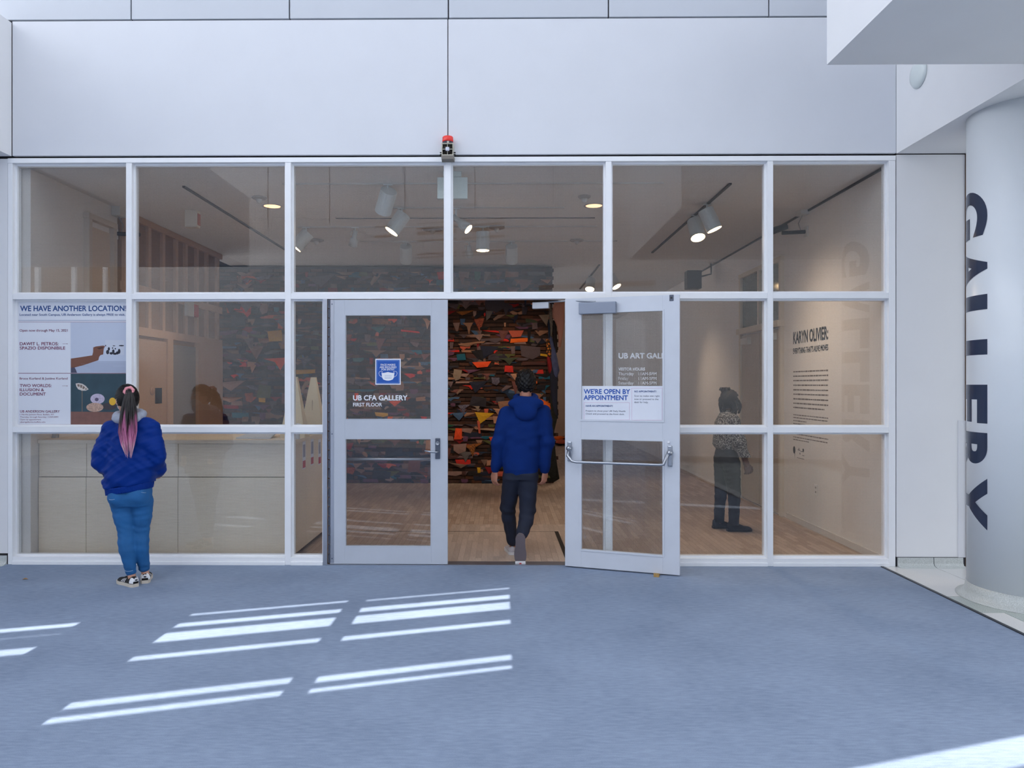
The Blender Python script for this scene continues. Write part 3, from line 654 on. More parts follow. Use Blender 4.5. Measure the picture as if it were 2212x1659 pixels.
# dark floor tape
TAPE = mat('black_floor_tape', (30, 28, 28), .6)
a = atz(968, 1147.5, .001); b = atz(1200, 1148.5, .001)
tag(box('floor_line', a[0]-1.2, b[0], a[1]-.004, a[1]+.004, 0, .0012, TAPE), 'thin dark line across the floor inside the doorway', 'floor line')
p0, p1 = atz(1200, 1148, .001), atz(1222, 1202, .001); V = [(p0[0]-.012, p0[1], .001), (p0[0]+.03, p0[1], .001), (p1[0]+.03, p1[1]-.1, .001), (p1[0]-.012, p1[1]-.1, .001), (p0[0]-.012, p0[1], .003), (p0[0]+.03, p0[1], .003), (p1[0]+.03, p1[1]-.1, .003), (p1[0]-.012, p1[1]-.1, .003)]
tag(meshobj('floor_tape', V, [(0, 1, 2, 3), (7, 6, 5, 4), (0, 4, 5, 1), (1, 5, 6, 2), (2, 6, 7, 3), (3, 7, 4, 0)], TAPE), 'black tape strip on the floor beside the open door', 'tape')
# walls
gwr = S(box('wall_gallery_right', GX1, GX1+.2, GY0-.0, GY1, 0, GZ+.3, GALWALL), 'gallery side wall with the exhibition title', 'wall')
gwl = S(box('wall_gallery_left', GX0-.2, GX0, GY0, 11.45, 0, GZ+.3, GALWALL), 'gallery side wall behind the reception desk', 'wall')
S(box('wall_gallery_back', GX0-3, GX1+3, GY1, GY1+.2, 0, GZ+.3, WARMWALL), 'far gallery wall', 'wall')
S(box('wall_gallery_far_left', GX0-3, GX0-2.8, 11.45, GY1, 0, GZ+.3, WARMWALL), 'far left gallery wall', 'wall')
S(box('wall_gallery_return', GX0-3, GX0-.2, 11.45, 11.6, 0, GZ+.3, WARMWALL), 'wall return beyond the reception', 'wall')
S(box('baseboard_gallery', GX1-.012, GX1, GY0, 9.2, 0, .07, mat('white_base', (206, 200, 194), .6)), 'low pale base along the title wall', 'baseboard')
# ceiling with panels
gc = S(box('ceiling', GX0-3, GX1+3, GY0-.0, GY1, GZ+.012, GZ+.3, mat('ceiling_joint', (60, 56, 54), .9)), 'gallery ceiling of smooth panels', 'ceiling')
XS = [GX0-.2]+[fx(708, 7.38)+(fx(872, 7.38)-fx(708, 7.38))*k for k in range(-3, 7)]+[GX1+.2]
XS = [GX0-.2, GX1+.2]
YSL = [GY0-.06, 8.92, 11.9, 23.0]
for xa, xb in zip(XS[:-1], XS[1:]):
    for ya, yb in zip(YSL[:-1], YSL[1:]): box('ceiling_panel', xa+.004, xb-.004, ya+.004, yb-.004, GZ, GZ+.014, CEILP, gc)
# title wall trims
S(box('trim_4', GX1-.02, GX1, GY0, 13.5, GZ-.022, GZ-.001, mat('dark_track', (46, 46, 50), .5)), 'dark trough along the top of the title wall', 'trim')
# title lettering
def wtext(s, ya, yb, z0, z1, bold, nm='lettering'):
    P, F = text_fit(s, 0, 1, z0, z1, bold)
    return meshobj(nm, np.c_[GX1-.003+P[:, 2], ya+(yb-ya)*P[:, 0], P[:, 1]], F, VINYLB, gwr)
ya, yb = atx(1713.9, CY, GX1)[1], atx(1789.4, CY, GX1)[1]
zz = lambda y, px=1714: atx(px, 680+y/5.03, GX1)[2]
wtext('KARYN OLIVIER:', ya, yb, zz(315), zz(193), .028); wtext("EVERYTHING THAT'S ALIVE MOVES", ya, yb, zz(424), zz(367), .018)
TXT = mat('grey_vinyl', (112, 102, 96), .7)
def greek(ys, h, ends):
    for y, e in zip(ys, ends):
        z = zz(y); V, F = [], []; t = 0.0
        while t < e-.005:
            wl = min(random.uniform(.03, .11), e-t); y0 = ya+(yb-ya)*t; y1 = ya+(yb-ya)*(t+wl); n = len(V); hh = h*random.uniform(.8, 1.1)
            V += [(GX1-.0015, y0, z-hh/2), (GX1-.0015, y1, z-hh/2), (GX1-.0015, y1, z+hh/2), (GX1-.0015, y0, z+hh/2)]; F.append((n, n+1, n+2, n+3)); t += wl+.009
        meshobj('text_row', V, F, TXT, gwr)
greek([620, 668, 715, 765, 815, 862, 912, 960, 1005], .016, [1]*8+[.9])
greek([1085, 1115, 1148], .011, [1, .98, .4]); greek([1180, 1290, 1325, 1352], .011, [1, 1, .98, .47])
V, F = [], []
pts = ell(0, 0, 1, 1, 16); zc_, yc_ = zz(1465), ya+(yb-ya)*.03
meshobj('logo_mark', [(GX1-.002, yc_+.035*-x, zc_+.045*y) for x, y in pts]+[(GX1-.002, yc_-.01, zc_-.03), (GX1-.002, yc_-.028, zc_-.03), (GX1-.002, yc_-.018, zc_-.1)], [tuple(range(16)), (16, 17, 18)], VINYLB, gwr)
for k, (t0, t1, dz, h_) in enumerate(((.14, .22, .01, .006), (.17, .185, .02, .03), (.22, .33, .0, .006), (.29, .33, .02, .03), (.2, .22, -.03, .02), (.28, .34, -.045, .006), (.12, .34, -.085, .005))):
    y0, y1 = ya+(yb-ya)*t0, ya+(yb-ya)*t1; z = zc_+dz; meshobj('logo_stroke', [(GX1-.002, y0, z-h_/2), (GX1-.002, y1, z-h_/2), (GX1-.002, y1, z+h_/2), (GX1-.002, y0, z+h_/2)], [(0, 1, 2, 3)], VINYLB, gwr)
q = atx(1763.5, 1058, GX1); ou = box('wall_outlet', GX1-.008, GX1-.001, q[1]-.04, q[1]+.04, q[2]-.06, q[2]+.06, mat('outlet_plate', (222, 218, 214), .4), None, .002); tag(ou, 'small white outlet plate low on the title wall', 'outlet')
for dz in (-.025, .025): box('socket', GX1-.0095, GX1-.008, q[1]-.015, q[1]+.015, q[2]+dz-.012, q[2]+dz+.012, mat('socket_grey', (160, 156, 152), .5), ou)

# double door in the title wall
DY0, DY1 = 9.35, 10.85
d3 = empty('door_3', (GX1, (DY0+DY1)/2, 0)); tag(d3, 'pale double doors with transom lights on the right gallery wall', 'door', kind='structure')
DOORT = mat('tan_door', (176, 160, 142), .6, noise=.02, scale=3); JT = mat('door_trim_cream', (206, 192, 172), .6)
ym = (DY0+DY1)/2
for y0, y1 in ((DY0, ym-.004), (ym+.004, DY1)):
    lf = box('door_leaf', GX1-.03, GX1-.001, y0+.01, y1-.01, .02, 2.36, DOORT, d3, .002)
    box('closer', GX1-.085, GX1-.03, (y1-.42 if y0 > DY0+.1 else y0+.1), (y1-.12 if y0 > DY0+.1 else y0+.4), 2.22, 2.31, mat('closer_cream', (196, 190, 178), .5), lf, .004)
    hy_ = ym-.07 if y0 < ym-.1 else ym+.07
    V, F = tube([(GX1-.03, hy_, 1.08), (GX1-.09, hy_, 1.08), (GX1-.09, hy_+(.1 if y0 > ym-.1 else -.1), 1.08)], .011, 8); meshobj('handle', V, F, STEEL, lf)
boxes('door_frame', [(GX1-.05, GX1, DY0-.06, DY0, 0, 3.2), (GX1-.05, GX1, DY1, DY1+.06, 0, 3.2), (GX1-.09, GX1, DY0-.07, DY1+.07, 2.38, 2.46), (GX1-.05, GX1, ym-.03, ym+.03, 2.46, 3.2), (GX1-.055, GX1, DY0-.07, DY1+.07, 3.2, 3.26)], JT, d3, .002)
for y0, y1 in ((DY0, ym-.03), (ym+.03, DY1)): box('transom_pane', GX1-.012, GX1-.004, y0, y1, 2.46, 3.2, mat('transom_glass', (98, 106, 98), .08), d3)

# panelled wall and doors behind the reception
TANP = mat('tan_panel', (196, 164, 140), .7, noise=.02, scale=3); TAND = mat('tan_recess', (150, 122, 102), .8)
lw = S(box('wall_panelling', GX0, GX0+.03, 8.42, 11.4, 0, GZ-.001, TAND), 'tan panelled screen wall behind the reception desk', 'wall')
for z0, z1 in ((2.74, 2.84), (2.24, 2.34), (GZ-.08, GZ-.002)): box('band', GX0+.03, GX0+.075, 8.42, 11.4, z0, z1, TANP, lw, .002)
for y in (8.45, 8.65, 9.02, 9.40, 9.78, 10.08, 10.45, 10.8, 11.2): box('batten', GX0+.03, GX0+.07, y, y+.075, 2.34, GZ-.08, TANP, lw, .002)
box('batten', GX0+.03, GX0+.08, 10.55, 11.4, 0, 2.24, TANP, lw, .002)
d4 = empty('door_4', (GX0+.05, 9.0, 0)); tag(d4, 'tan door with narrow dark vision panel behind the desk', 'door', kind='structure')
box('door_leaf', GX0+.03, GX0+.07, 8.55, 9.50, .01, 2.2, mat('tan_door_leaf', (190, 158, 134), .6), d4, .002)
va = atx(335, 838, GX0+.07); vb = atx(349, 871, GX0+.07)
box('vision_panel', GX0+.07, GX0+.075, min(va[1], vb[1]), max(va[1], vb[1]), vb[2], va[2], mat('dark_vision_glass', (34, 34, 38), .1), d4)
boxes('door_frame', [(GX0+.03, GX0+.09, 8.45, 8.55, 0, 2.24), (GX0+.03, GX0+.09, 9.50, 9.60, 0, 2.24)], TANP, d4, .002)
va = atx(328, 845, GX0+.07); V, F = lathe([(.05, 0), (.05, .01), (.02, .014)], 20, (GX0+.07, va[1], va[2]), (1, 0, 0)); meshobj('round_plate', V, F, mat('tan_plate', (180, 146, 126), .5), d4, True)
d5 = empty('door_5', (GX0+.05, 10.0, 0)); tag(d5, 'grey recessed door farther back behind the desk', 'door', kind='structure')
box('door_leaf', GX0+.03, GX0+.05, 9.66, 10.46, .01, 2.18, mat('grey_door', (142, 134, 130), .6), d5, .002)
boxes('door_frame', [(GX0+.03, GX0+.09, 9.60, 9.66, 0, 2.24), (GX0+.03, GX0+.09, 10.46, 10.54, 0, 2.24)], TANP, d5, .002)
d6 = empty('window_2', (GX0, 8.1, 0)); tag(d6, 'tall narrow pale window reveal near the front left corner', 'window', kind='structure')
boxes('window_frame', [(GX0, GX0+.06, 7.74, 7.80, 1.1, 3.4), (GX0, GX0+.06, 8.24, 8.30, 1.1, 3.4), (GX0, GX0+.065, 7.73, 8.31, 3.4, 3.46)], mat('pale_reveal', (202, 190, 178), .7), d6, .002)
box('pane', GX0+.002, GX0+.012, 7.80, 8.24, 1.1, 3.34, mat('pale_blind', (206, 188, 170), .7), d6)
# devices on the side walls
def wall_device(px, py, X, sgn, label):
    q = atx(px, py, X); o = empty('wall_sensor', q); tag(o, label, 'sensor')
    box('sensor_box', X, X+sgn*.10, q[1]-.07, q[1]+.07, q[2]-.07, q[2]+.07, mat('sensor_white', (206, 204, 200), .5), o, .006)
    V, F = tube([(X+sgn*.05, q[1], q[2]-.07), (X+sgn*.09, q[1]+.02, q[2]-.16), (X+sgn*.05, q[1]+.05, q[2]-.24), (X+sgn*.12, q[1]+.02, q[2]-.25)], .006, 6); meshobj('cable', V, F, mat('grey_cable', (150, 146, 142), .6), o)
    box('wall_bracket', X, X+sgn*.02, q[1]-.05, q[1]+.05, q[2]-.32, q[2]-.20, mat('sensor_white', (206, 204, 200), .5), o, .004)
    V, F = tube([(X+sgn*.02, q[1], q[2]-.26), (X+sgn*.28, q[1]+.02, q[2]-.27)], .022, 10); meshobj('arm', V, F, BLACK, o)
    if sgn < 0:
        V, F = tube([(X+sgn*.22, q[1]+.02, q[2]-.19), (X+sgn*.46, q[1]+.05, q[2]-.27)], [.035, .042], 12); meshobj('camera_barrel', V, F, BLACK, o)
wall_device(1743, 452, GX1, -1, 'white box with black camera arm high on the title wall')
wall_device(247, 455, GX0, 1, 'white box with black arm high on the left gallery wall')
q = at(1497, 605, 12.3); o = empty('ceiling_speaker', (q[0], q[1], q[2])); tag(o, 'small dark box speaker hung near the far right wall', 'speaker')
sp_ = box('speaker_box', q[0]-.12, q[0]+.12, q[1]-.1, q[1]+.1, q[2]-.15, q[2]+.15, mat('speaker_dark', (44, 46, 52), .6), o, .01)
V, F = tube([(q[0]+.1, q[1], q[2]+.05), (q[0]+.3, q[1], q[2]+.1), (q[0]+.3, q[1], GZ)], .015, 8); meshobj('bracket', V, F, BLACK, o)
q = atz(418, 455, GZ); o = empty('alarm_strobe', (q[0], q[1], GZ)); tag(o, 'beige fire alarm strobe on the ceiling over the desk', 'alarm strobe')
box('strobe_body', q[0]-.085, q[0]+.06, q[1]-.05, q[1]+.05, GZ-.20, GZ, mat('strobe_beige', (204, 192, 176), .5), o, .01)
box('strobe_lens', q[0]+.06, q[0]+.068, q[1]-.035, q[1]+.035, GZ-.17, GZ-.04, mat('strobe_red', (176, 92, 76), .4), o)
q = atx(405, 668, GX0+.08); o = empty('fire_pull', q); tag(o, 'white box with red fire alarm unit on the tan panelling', 'fire alarm')
box('white_case', GX0+.08, GX0+.14, q[1]-.10, q[1]+.08, q[2]-.10, q[2]+.10, mat('sensor_white', (206, 204, 200), .5), o, .004); box('red_unit', GX0+.08, GX0+.13, q[1]+.1, q[1]+.26, q[2]-.09, q[2]+.08, mat('alarm_red', (190, 40, 34), .4), o, .004)

# ------------------------------------------------------------------ reception desk
DKY = 6.98; kx0 = max(at(72, 1000, DKY)[0], GX0+.004); kx1 = at(636, 1000, DKY)[0]; DKZ = at(400, 950, DKY)[2]; DKB = 8.25
dk = empty('reception_desk', ((kx0+kx1)/2, (DKY+DKB)/2, 0)); tag(dk, 'long pale wood reception desk behind the left panes', 'desk')
zsm = at(400, 1030.5, DKY)[2]; zlo = at(400, 1197, DKY)[2]
box('carcass', kx0+.01, kx1-.02, DKY+.02, DKB, .04, DKZ-.03, mat('desk_core', (96, 84, 66), .7), dk)
vs_ = [kx0]+[at(px, 1000, DKY)[0] for px in (187, 385)]+[kx1]
for a, b in zip(vs_[:-1], vs_[1:]):
    box('front_panel', a+.002, b-.002, DKY-.008, DKY+.02, zlo, zsm-.003, WOODL, dk, .001)
    box('front_panel', a+.002, b-.002, DKY, DKY+.02, zsm+.003, DKZ-.035, WOODL, dk, .001)
box('end_panel', kx1-.02, kx1, DKY+.021, DKB, zlo, DKZ-.035, WOODL, dk, .001)
box('toe_kick', kx0+.02, kx1-.06, DKY+.03, DKB-.02, 0, .045, mat('toe_kick', (40, 36, 34), .7), dk)
box('countertop', kx0-.0, kx1+.015, DKY-.02, DKB+.02, DKZ-.035, DKZ, WOODL, dk, .003)
for k, (px, py) in enumerate(((657, 983), (674.5, 976), (690.5, 976))):
    q = atx(px, py, kx1+.002); o = empty('notice_sheet', q); tag(o, ['first', 'middle', 'last'][k]+' of three narrow printed notices on the desk end, counted from the front corner', 'notice', 'notices on the desk end')
    h_ = .135; box('sheet', kx1+.0005, kx1+.002, q[1]-.055, q[1]+.055, q[2]-h_, q[2]+h_, PAPER, o); box('red_block', kx1+.002, kx1+.0028, q[1]-.05, q[1]+.05, q[2]-h_+.01, q[2]-h_+.08, mat('notice_red', (186, 60, 62), .6), o); box('print_block', kx1+.002, kx1+.0028, q[1]-.04, q[1]+.04, q[2]-.02, q[2]+h_-.03, mat('notice_print', (150, 150, 168), .6), o)
OBM = mat('obelisk_wood', (212, 194, 160), .5, noise=.04, scale=9)
def obelisk(px, pyt, Y, lab):
    top = at(px, pyt, Y); o = empty('display_obelisk', (top[0], Y, DKZ)); tag(o, lab, 'wood stand', 'tapered stands on the desk')
    h_ = top[2]-DKZ; hw, tw = .125, .025
    def slab(nm, y0, y1, s):
        V = [(-hw, y0*4, 0), (hw, y0*4, 0), (hw, y1*4, 0), (-hw, y1*4, 0), (-tw, y0, h_), (tw, y0, h_), (tw, y1, h_), (-tw, y1, h_)]
        meshobj(nm, V, BF, OBM, o, local=True)
    slab('stand_body', -.022, .022, 0); 
    box('seam', -.002, .002, -.06, -.052, .12, h_*.6, mat('obelisk_seam', (150, 132, 104), .6), o, 0, True)
obelisk(637, 814, 7.35, 'tapered wood stand on the desk behind the mullion'); obelisk(677.5, 815, 7.75, 'tapered wood stand on the desk nearest the closed door')
q = at(641, 906, 7.08); o = empty('pump_bottle', (q[0], 7.08, DKZ)); tag(o, 'small clear pump bottle standing on the desk corner', 'bottle')
V, F = lathe([(.028, 0), (.03, .01), (.03, .075), (.012, .095), (.012, .105)], 18); meshobj('bottle_body', V, F, mat('bottle_clear', (214, 218, 222), .15), o, True, True)
V, F = tube([(0, 0, .10), (0, 0, .14), (-.002, 0, .145), (.045, 0, .14)], [.008, .006, .007, .005], 8); meshobj('pump', V, F, VINYLW, o, True, True)
a = at(512, 946, 7.15); tb = meshobj('desk_mat', [(a[0], 7.12, DKZ+.001), (a[0]+.34, 7.10, DKZ+.001), (a[0]+.32, 7.5, DKZ+.06), (a[0]+.06, 7.5, DKZ+.04), (a[0], 7.12, DKZ+.012), (a[0]+.34, 7.10, DKZ+.012), (a[0]+.32, 7.5, DKZ+.072), (a[0]+.06, 7.5, DKZ+.052)], BF, mat('pale_plastic', (198, 204, 212), .4)); tag(tb, 'flat pale tray tilted on the desk top', 'tray')
q = at(99, 940, 7.2); lf_ = empty('leaflet_holder', (q[0]+.05, 7.2, DKZ)); tag(lf_, 'small leaflet holder at the far left end of the desk', 'leaflet holder')
box('back_plate', -.06, .06, .03, .035, 0, .12, mat('holder_clear', (196, 200, 204), .2), lf_, 0, True); box('leaflet', -.05, .05, .005, .028, .005, .11, mat('leaflet_tan', (190, 172, 140), .6), lf_, 0, True); box('front_lip', -.06, .06, -.004, 0, 0, .04, mat('holder_clear', (196, 200, 204), .2), lf_, 0, True)

# ------------------------------------------------------------------ ceiling tracks, lamps and fittings
TRK = mat('track_white', (186, 182, 176), .5)
for k, (x0, x1, y, dk_, lab) in enumerate(((-2.2, 1.6, 7.38, 0, 'pale ceiling track nearest the entrance'), (-1.4, .7, 8.39, 0, 'pale ceiling track behind the exit sign'), (-2.6, 1.2, 9.40, 0, 'pale ceiling track above the middle of the room'), (-2.0, 1.6, 10.35, 0, 'pale ceiling track nearest the cloth wall'), (fx(725, 8.92), fx(1285, 8.92), 8.92, 1, 'dark slot line across the ceiling'))):
    tag(box('ceiling_track', x0, x1, y-.012, y+.012, GZ-(.008 if dk_ else .014), GZ+.002, mat('dark_track', (46, 46, 50), .5) if dk_ else TRK), lab, 'track')
for xa, y0, y1, lab in ((2.27, 7.4, 11.25, 'dark ceiling track on the right running into the room'), (-3.22, 7.45, 11.0, 'dark ceiling track on the left above the desk'), (1.62, 12.4, 15.5, 'dark ceiling track far beyond the cloth wall')):
    tag(box('ceiling_track', xa-.014, xa+.014, y0, y1, GZ-.018, GZ+.002, mat('dark_track', (46, 46, 50), .5)), lab, 'track')
CAN = mat('spot_can_white', (198, 204, 204), .45)
GLOW = emit('lamp_glow', (255, 214, 160), 14.0)
DULL = mat('lamp_off', (120, 110, 100), .3)
def spot(px, pyt, Y, dirv, L, r, lit, lab, power=45, drop=.10, small=False, size=1.25):
    t = at(px, pyt, Y); o = empty('track_spotlight', (t[0], Y, GZ)); tag(o, lab, 'spotlight', 'gallery track spotlights')
    d = np.array(dirv, float); d /= np.linalg.norm(d)
    V, F = tube([(0, 0, 0), (0, 0, -drop)], .011, 8); meshobj('stem', V, F, CAN, o, local=True)
    box('adapter', -.045, .045, -.016, .016, -.022, -.012, CAN, o, .003, True)
    c0 = np.array([0, 0, -drop-.01])-d*L*.18; c1 = c0+d*L
    if not small:
        V, F = lathe([(r*.55, 0), (r*.96, .004), (r, .012), (r, L)], 26, c0, d); ob = meshobj('can', V[:], F, CAN, o, False, True)
    else:
        V, F = lathe([(r*.5, 0), (r*.55, L*.45), (r*.9, L*.55), (r*1.05, L)], 20, c0, d); ob = meshobj('can', V, F, CAN, o, True, True)
        V, F = tube([c0+d*L*.3+np.array([-r*.9, 0, 0]), np.array([-r*.9, 0, -drop+.02]), np.array([0, 0, -drop+.03])], .007, 6); meshobj('yoke', V, F, CAN, o, local=True)
    V, F = lathe([(r*.93, 0), (r*.93, .004)], 26, c1-d*.001, d); meshobj('lens', V, F, GLOW if lit else DULL, o, False, True)
    if lit or True:
        ld = bpy.data.lights.new('spot_light', 'SPOT'); ld.energy = power; ld.color = (1.0, .78, .56); ld.spot_size = size; ld.spot_blend = 1.0; ld.shadow_soft_size = .05
        lo = bpy.data.objects.new('spot_light', ld); COL.objects.link(lo); lo.parent = o; lo.location = tuple(c1+d*.02); lo.rotation_euler = Vector(d).to_track_quat('-Z', 'Y').to_euler()
PW = 66
spot(838, 394, 7.38, (-.30, .55, -.62), .25, .085, 0, 'white can spotlight nearest the entrance, lens hidden', PW)
spot(868, 446, 8.39, (-.42, -.10, -.62), .25, .085, 1, 'glowing white can spotlight hung left of the exit sign', PW*.8)
spot(661, 487, 9.40, (-.50, -.10, -.62), .25, .085, 1, 'glowing white can spotlight beside the second mullion', PW*.8)
spot(767, 487, 9.40, (-.25, .4, -.8), .20, .055, 0, 'small bracketed spotlight between two glowing cans', PW*.5, .08, True)
spot(877, 518, 10.35, (-.1, .8, -.85), .26, .085, 0, 'white can spotlight aimed at the cloth wall left of the mullion', PW)
spot(985, 446, 8.39, (.50, -.16, -.45), .24, .06, 1, 'small bracketed spotlight glowing just right of the mullion', PW*.5, .12, True)
spot(1043, 487, 9.40, (0, .0, -1), .24, .085, 1, 'glowing white can spotlight pointing straight down', PW*.8)
spot(1105, 518, 10.35, (.02, .8, -.85), .26, .085, 0, 'white can spotlight aimed at the cloth wall right of the mullion', PW)
spot(1013, 518, 10.35, (0, .7, -.7), .16, .06, 0, 'small round-backed spotlight aimed at the cloth wall', PW*.6, .09, True)
spot(1501, 455, 8.75, (.06, -.35, -.75), .25, .085, 1, 'front lower of the paired glowing spotlights on the right track', PW*.8, size=2.2)
spot(1527, 437, 8.22, (.30, -.08, -.72), .25, .085, 1, 'upper of the paired spotlights on the right track', PW*.8, size=2.2)
spot(1276, 600, 13.6, (-.1, -.3, -.6), .22, .085, 1, 'glowing spotlight low beyond the doorway transom', PW*1.2)
spot(1322, 598, 13.3, (.3, -.25, -.6), .22, .085, 1, 'glowing spotlight far back beside the fourth mullion', PW*1.2)
for px, py, lab in ((588, 445, 'lit recessed downlight above the left panes'), (1283, 444, 'lit recessed downlight above the doorway')):
    q = atz(px, py, GZ); o = empty('recessed_downlight', (q[0], q[1], GZ)); tag(o, lab, 'downlight', 'recessed downlights')
    V, F = lathe([(.11, 0), (.115, -.006), (.095, -.006), (.09, .0)], 28); meshobj('rim', V, F, TRK, o, True, True)
    V, F = lathe([(.09, -.002), (.09, -.004)], 28); meshobj('lens', V, F, emit('downlight_glow', (255, 196, 150), 2.2), o, False, True)
    ld = bpy.data.lights.new('down_light', 'SPOT'); ld.energy = 45; ld.color = (1, .74, .5); ld.spot_size = 1.7; ld.spot_blend = .7; ld.shadow_soft_size = .08
    lo = bpy.data.objects.new('down_light', ld); COL.objects.link(lo); lo.parent = o; lo.location = (0, 0, -.02)
for px, py, lab, r in ((560, 426, 'round ceiling detector left of the lit downlight', .08), (1262, 424, 'round ceiling detector by the right downlight', .07), (935, 494, 'round air vent disc under the ceiling', .14), (683, 518, 'small round ceiling vent near the left can', .11), (1073, 490, 'white ceiling sprinkler plate beside the vertical can', .11), (1246, 518, 'small ceiling vent right of the doorway centre', .10)):
    q = atz(px, py, GZ); o = empty('ceiling_disc', (q[0], q[1], GZ)); tag(o, lab, 'ceiling fitting')
    V, F = lathe([(r, 0), (r, -.01), (r*.8, -.022), (.02, -.025)], 24); meshobj('plate', V, F, mat('fitting_grey', (150, 144, 140), .6), o, True, True)
    V, F = lathe([(.035, -.02), (.03, -.05), (.012, -.07)], 14); meshobj('nozzle', V, F, mat('fitting_white', (196, 194, 190), .5), o, True, True)
q = atz(978, 373, GZ); Y_ = q[1]; o = empty('exit_sign', (q[0], Y_, GZ)); tag(o, 'blank pale back of an exit sign hanging behind the centre mullion', 'exit sign')
a, b = at(945, 384, Y_), at(1010, 430, Y_)
EX = mat('exit_back', (196, 208, 206), .5)
box('sign_plate', a[0], b[0], Y_-.02, Y_+.02, b[2], a[2], EX, o, .004); c_ = (a[0]+b[0])/2; box('canopy', c_-.085, c_+.085, Y_-.05, Y_+.05, a[2], GZ, EX, o, .004)

# ------------------------------------------------------------------ brick wall with cloth wedged in its courses
WY = 12.40; BX0, BX1 = -5.3, fx(1196, WY); CH, BLn = .0655, .208
bw = empty('cloth_brick_wall', ((BX0+BX1)/2, WY, 0)); tag(bw, 'tall brown brick wall with colourful clothes stuffed between its courses', 'brick wall')
BR = []
for k, c_ in enumerate(((66, 36, 20), (50, 27, 16), (80, 44, 24), (40, 23, 17), (60, 35, 25))): BR.append(mat('brick_brown_%d' % k, c_, .85, noise=.18, scale=25, bump=.3, bscale=50))
box('mortar_core', BX0, BX1-.02, WY+.03, WY+.35, .0, GZ-.03, mat('dark_cloth_core', (34, 24, 22), .95), bw)
bme = bpy.data.meshes.new('brick'); bme.from_pydata(boxv(0, BLn-.006, 0, .09, 0, CH-.014), [], BF); bme.materials.append(BR[0])
cand = []; NR = int((GZ-.05)/CH)
for r in range(NR):
    x = BX0+(r % 2)*BLn/2
    while x < BX1-.04: cand.append((x, r)); x += BLn
dx0, dx1, dzmax = fx(960, WY), BX1, fz(646, WY)
vis = [c for c in cand if c[0] > dx0 and c[1]*CH < dzmax and c[0] < BX1-BLn*.6]
random.shuffle(vis); keep = set(vis[:300]); rest = []
for (x, r) in cand:
    L_ = min(BLn-.006, BX1-x)
    jy = random.uniform(-.006, .012)
    if (x, r) in keep:
        o = bpy.data.objects.new('brick', bme); COL.objects.link(o); o.parent = bw; LOC[o] = LOC[bw]
        o.location = (x-LOC[bw][0], WY+jy-LOC[bw][1], r*CH+.004)
        o.material_slots[0].link = 'OBJECT'; o.material_slots[0].material = random.choice(BR)
    else: rest.append((x, x+L_, WY+jy, WY+.06, r*CH+.004, r*CH+CH-.010))
V, F = join([(boxv(*b), BF) for b in rest]); ob = meshobj('brick_courses', V, F, BR, bw); ob['kind'] = 'stuff'
for p_ in ob.data.polygons: p_.material_index = (p_.index//6*7919) % 5
# cloth flaps
PAL = [(120, 92, 78), (150, 108, 84), (176, 128, 100), (104, 84, 84), (84, 70, 74), (60, 54, 62), (40, 36, 44), (26, 24, 30), (30, 34, 52), (24, 44, 66), (22, 86, 104), (60, 66, 48), (84, 84, 44), (206, 156, 30), (230, 100, 24), (226, 76, 30), (196, 40, 30), (130, 22, 26), (190, 88, 64), (24, 80, 54), (140, 110, 100), (168, 140, 116), (110, 66, 60), (74, 44, 40), (32, 26, 28), (22, 20, 22), (96, 60, 84), (64, 90, 120)]
CL = [mat('cloth_%02d' % k, c_, .9, noise=.10, scale=14, bump=.25, bscale=30) for k, c_ in enumerate(PAL)]
def pattern(name, ca, cb, kind):
    m = bpy.data.materials.new(name); m.use_nodes = True; nt = m.node_tree; b = nt.nodes['Principled BSDF']; b.inputs['Roughness'].default_value = .9
    tc = nt.nodes.new('ShaderNodeTexCoord')
    if kind == 'stripe':
        t = nt.nodes.new('ShaderNodeTexWave'); t.inputs['Scale'].default_value = 14; t.bands_direction = 'DIAGONAL'; o_ = t.outputs[0]; nt.links.new(tc.outputs['Object'], t.inputs[0])
    elif kind == 'check':
        t = nt.nodes.new('ShaderNodeTexChecker'); t.inputs['Scale'].default_value = 45; o_ = t.outputs[1]; nt.links.new(tc.outputs['Object'], t.inputs[0])
    else:
        t = nt.nodes.new('ShaderNodeTexVoronoi'); t.inputs['Scale'].default_value = 26; o_ = t.outputs[0]; nt.links.new(tc.outputs['Object'], t.inputs[0])
    r = nt.nodes.new('ShaderNodeValToRGB'); r.color_ramp.interpolation = 'CONSTANT'; r.color_ramp.elements[0].color = (*lin(ca), 1); r.color_ramp.elements[1].color = (*lin(cb), 1); r.color_ramp.elements[1].position = .42
    nt.links.new(o_, r.inputs[0]); nt.links.new(r.outputs[0], b.inputs['Base Color']); return m
PT = [pattern('striped_cloth', (186, 160, 132), (52, 44, 50), 'stripe'), pattern('teal_striped_cloth', (70, 120, 124), (40, 70, 80), 'stripe'), pattern('checked_cloth', (120, 112, 108), (60, 56, 58), 'check'), pattern('dotted_red_cloth', (206, 120, 80), (104, 24, 24), 'dot'), pattern('dotted_blue_cloth', (150, 140, 150), (40, 36, 60), 'dot'), pattern('flowered_cloth', (214, 120, 40), (60, 44, 24), 'dot')]
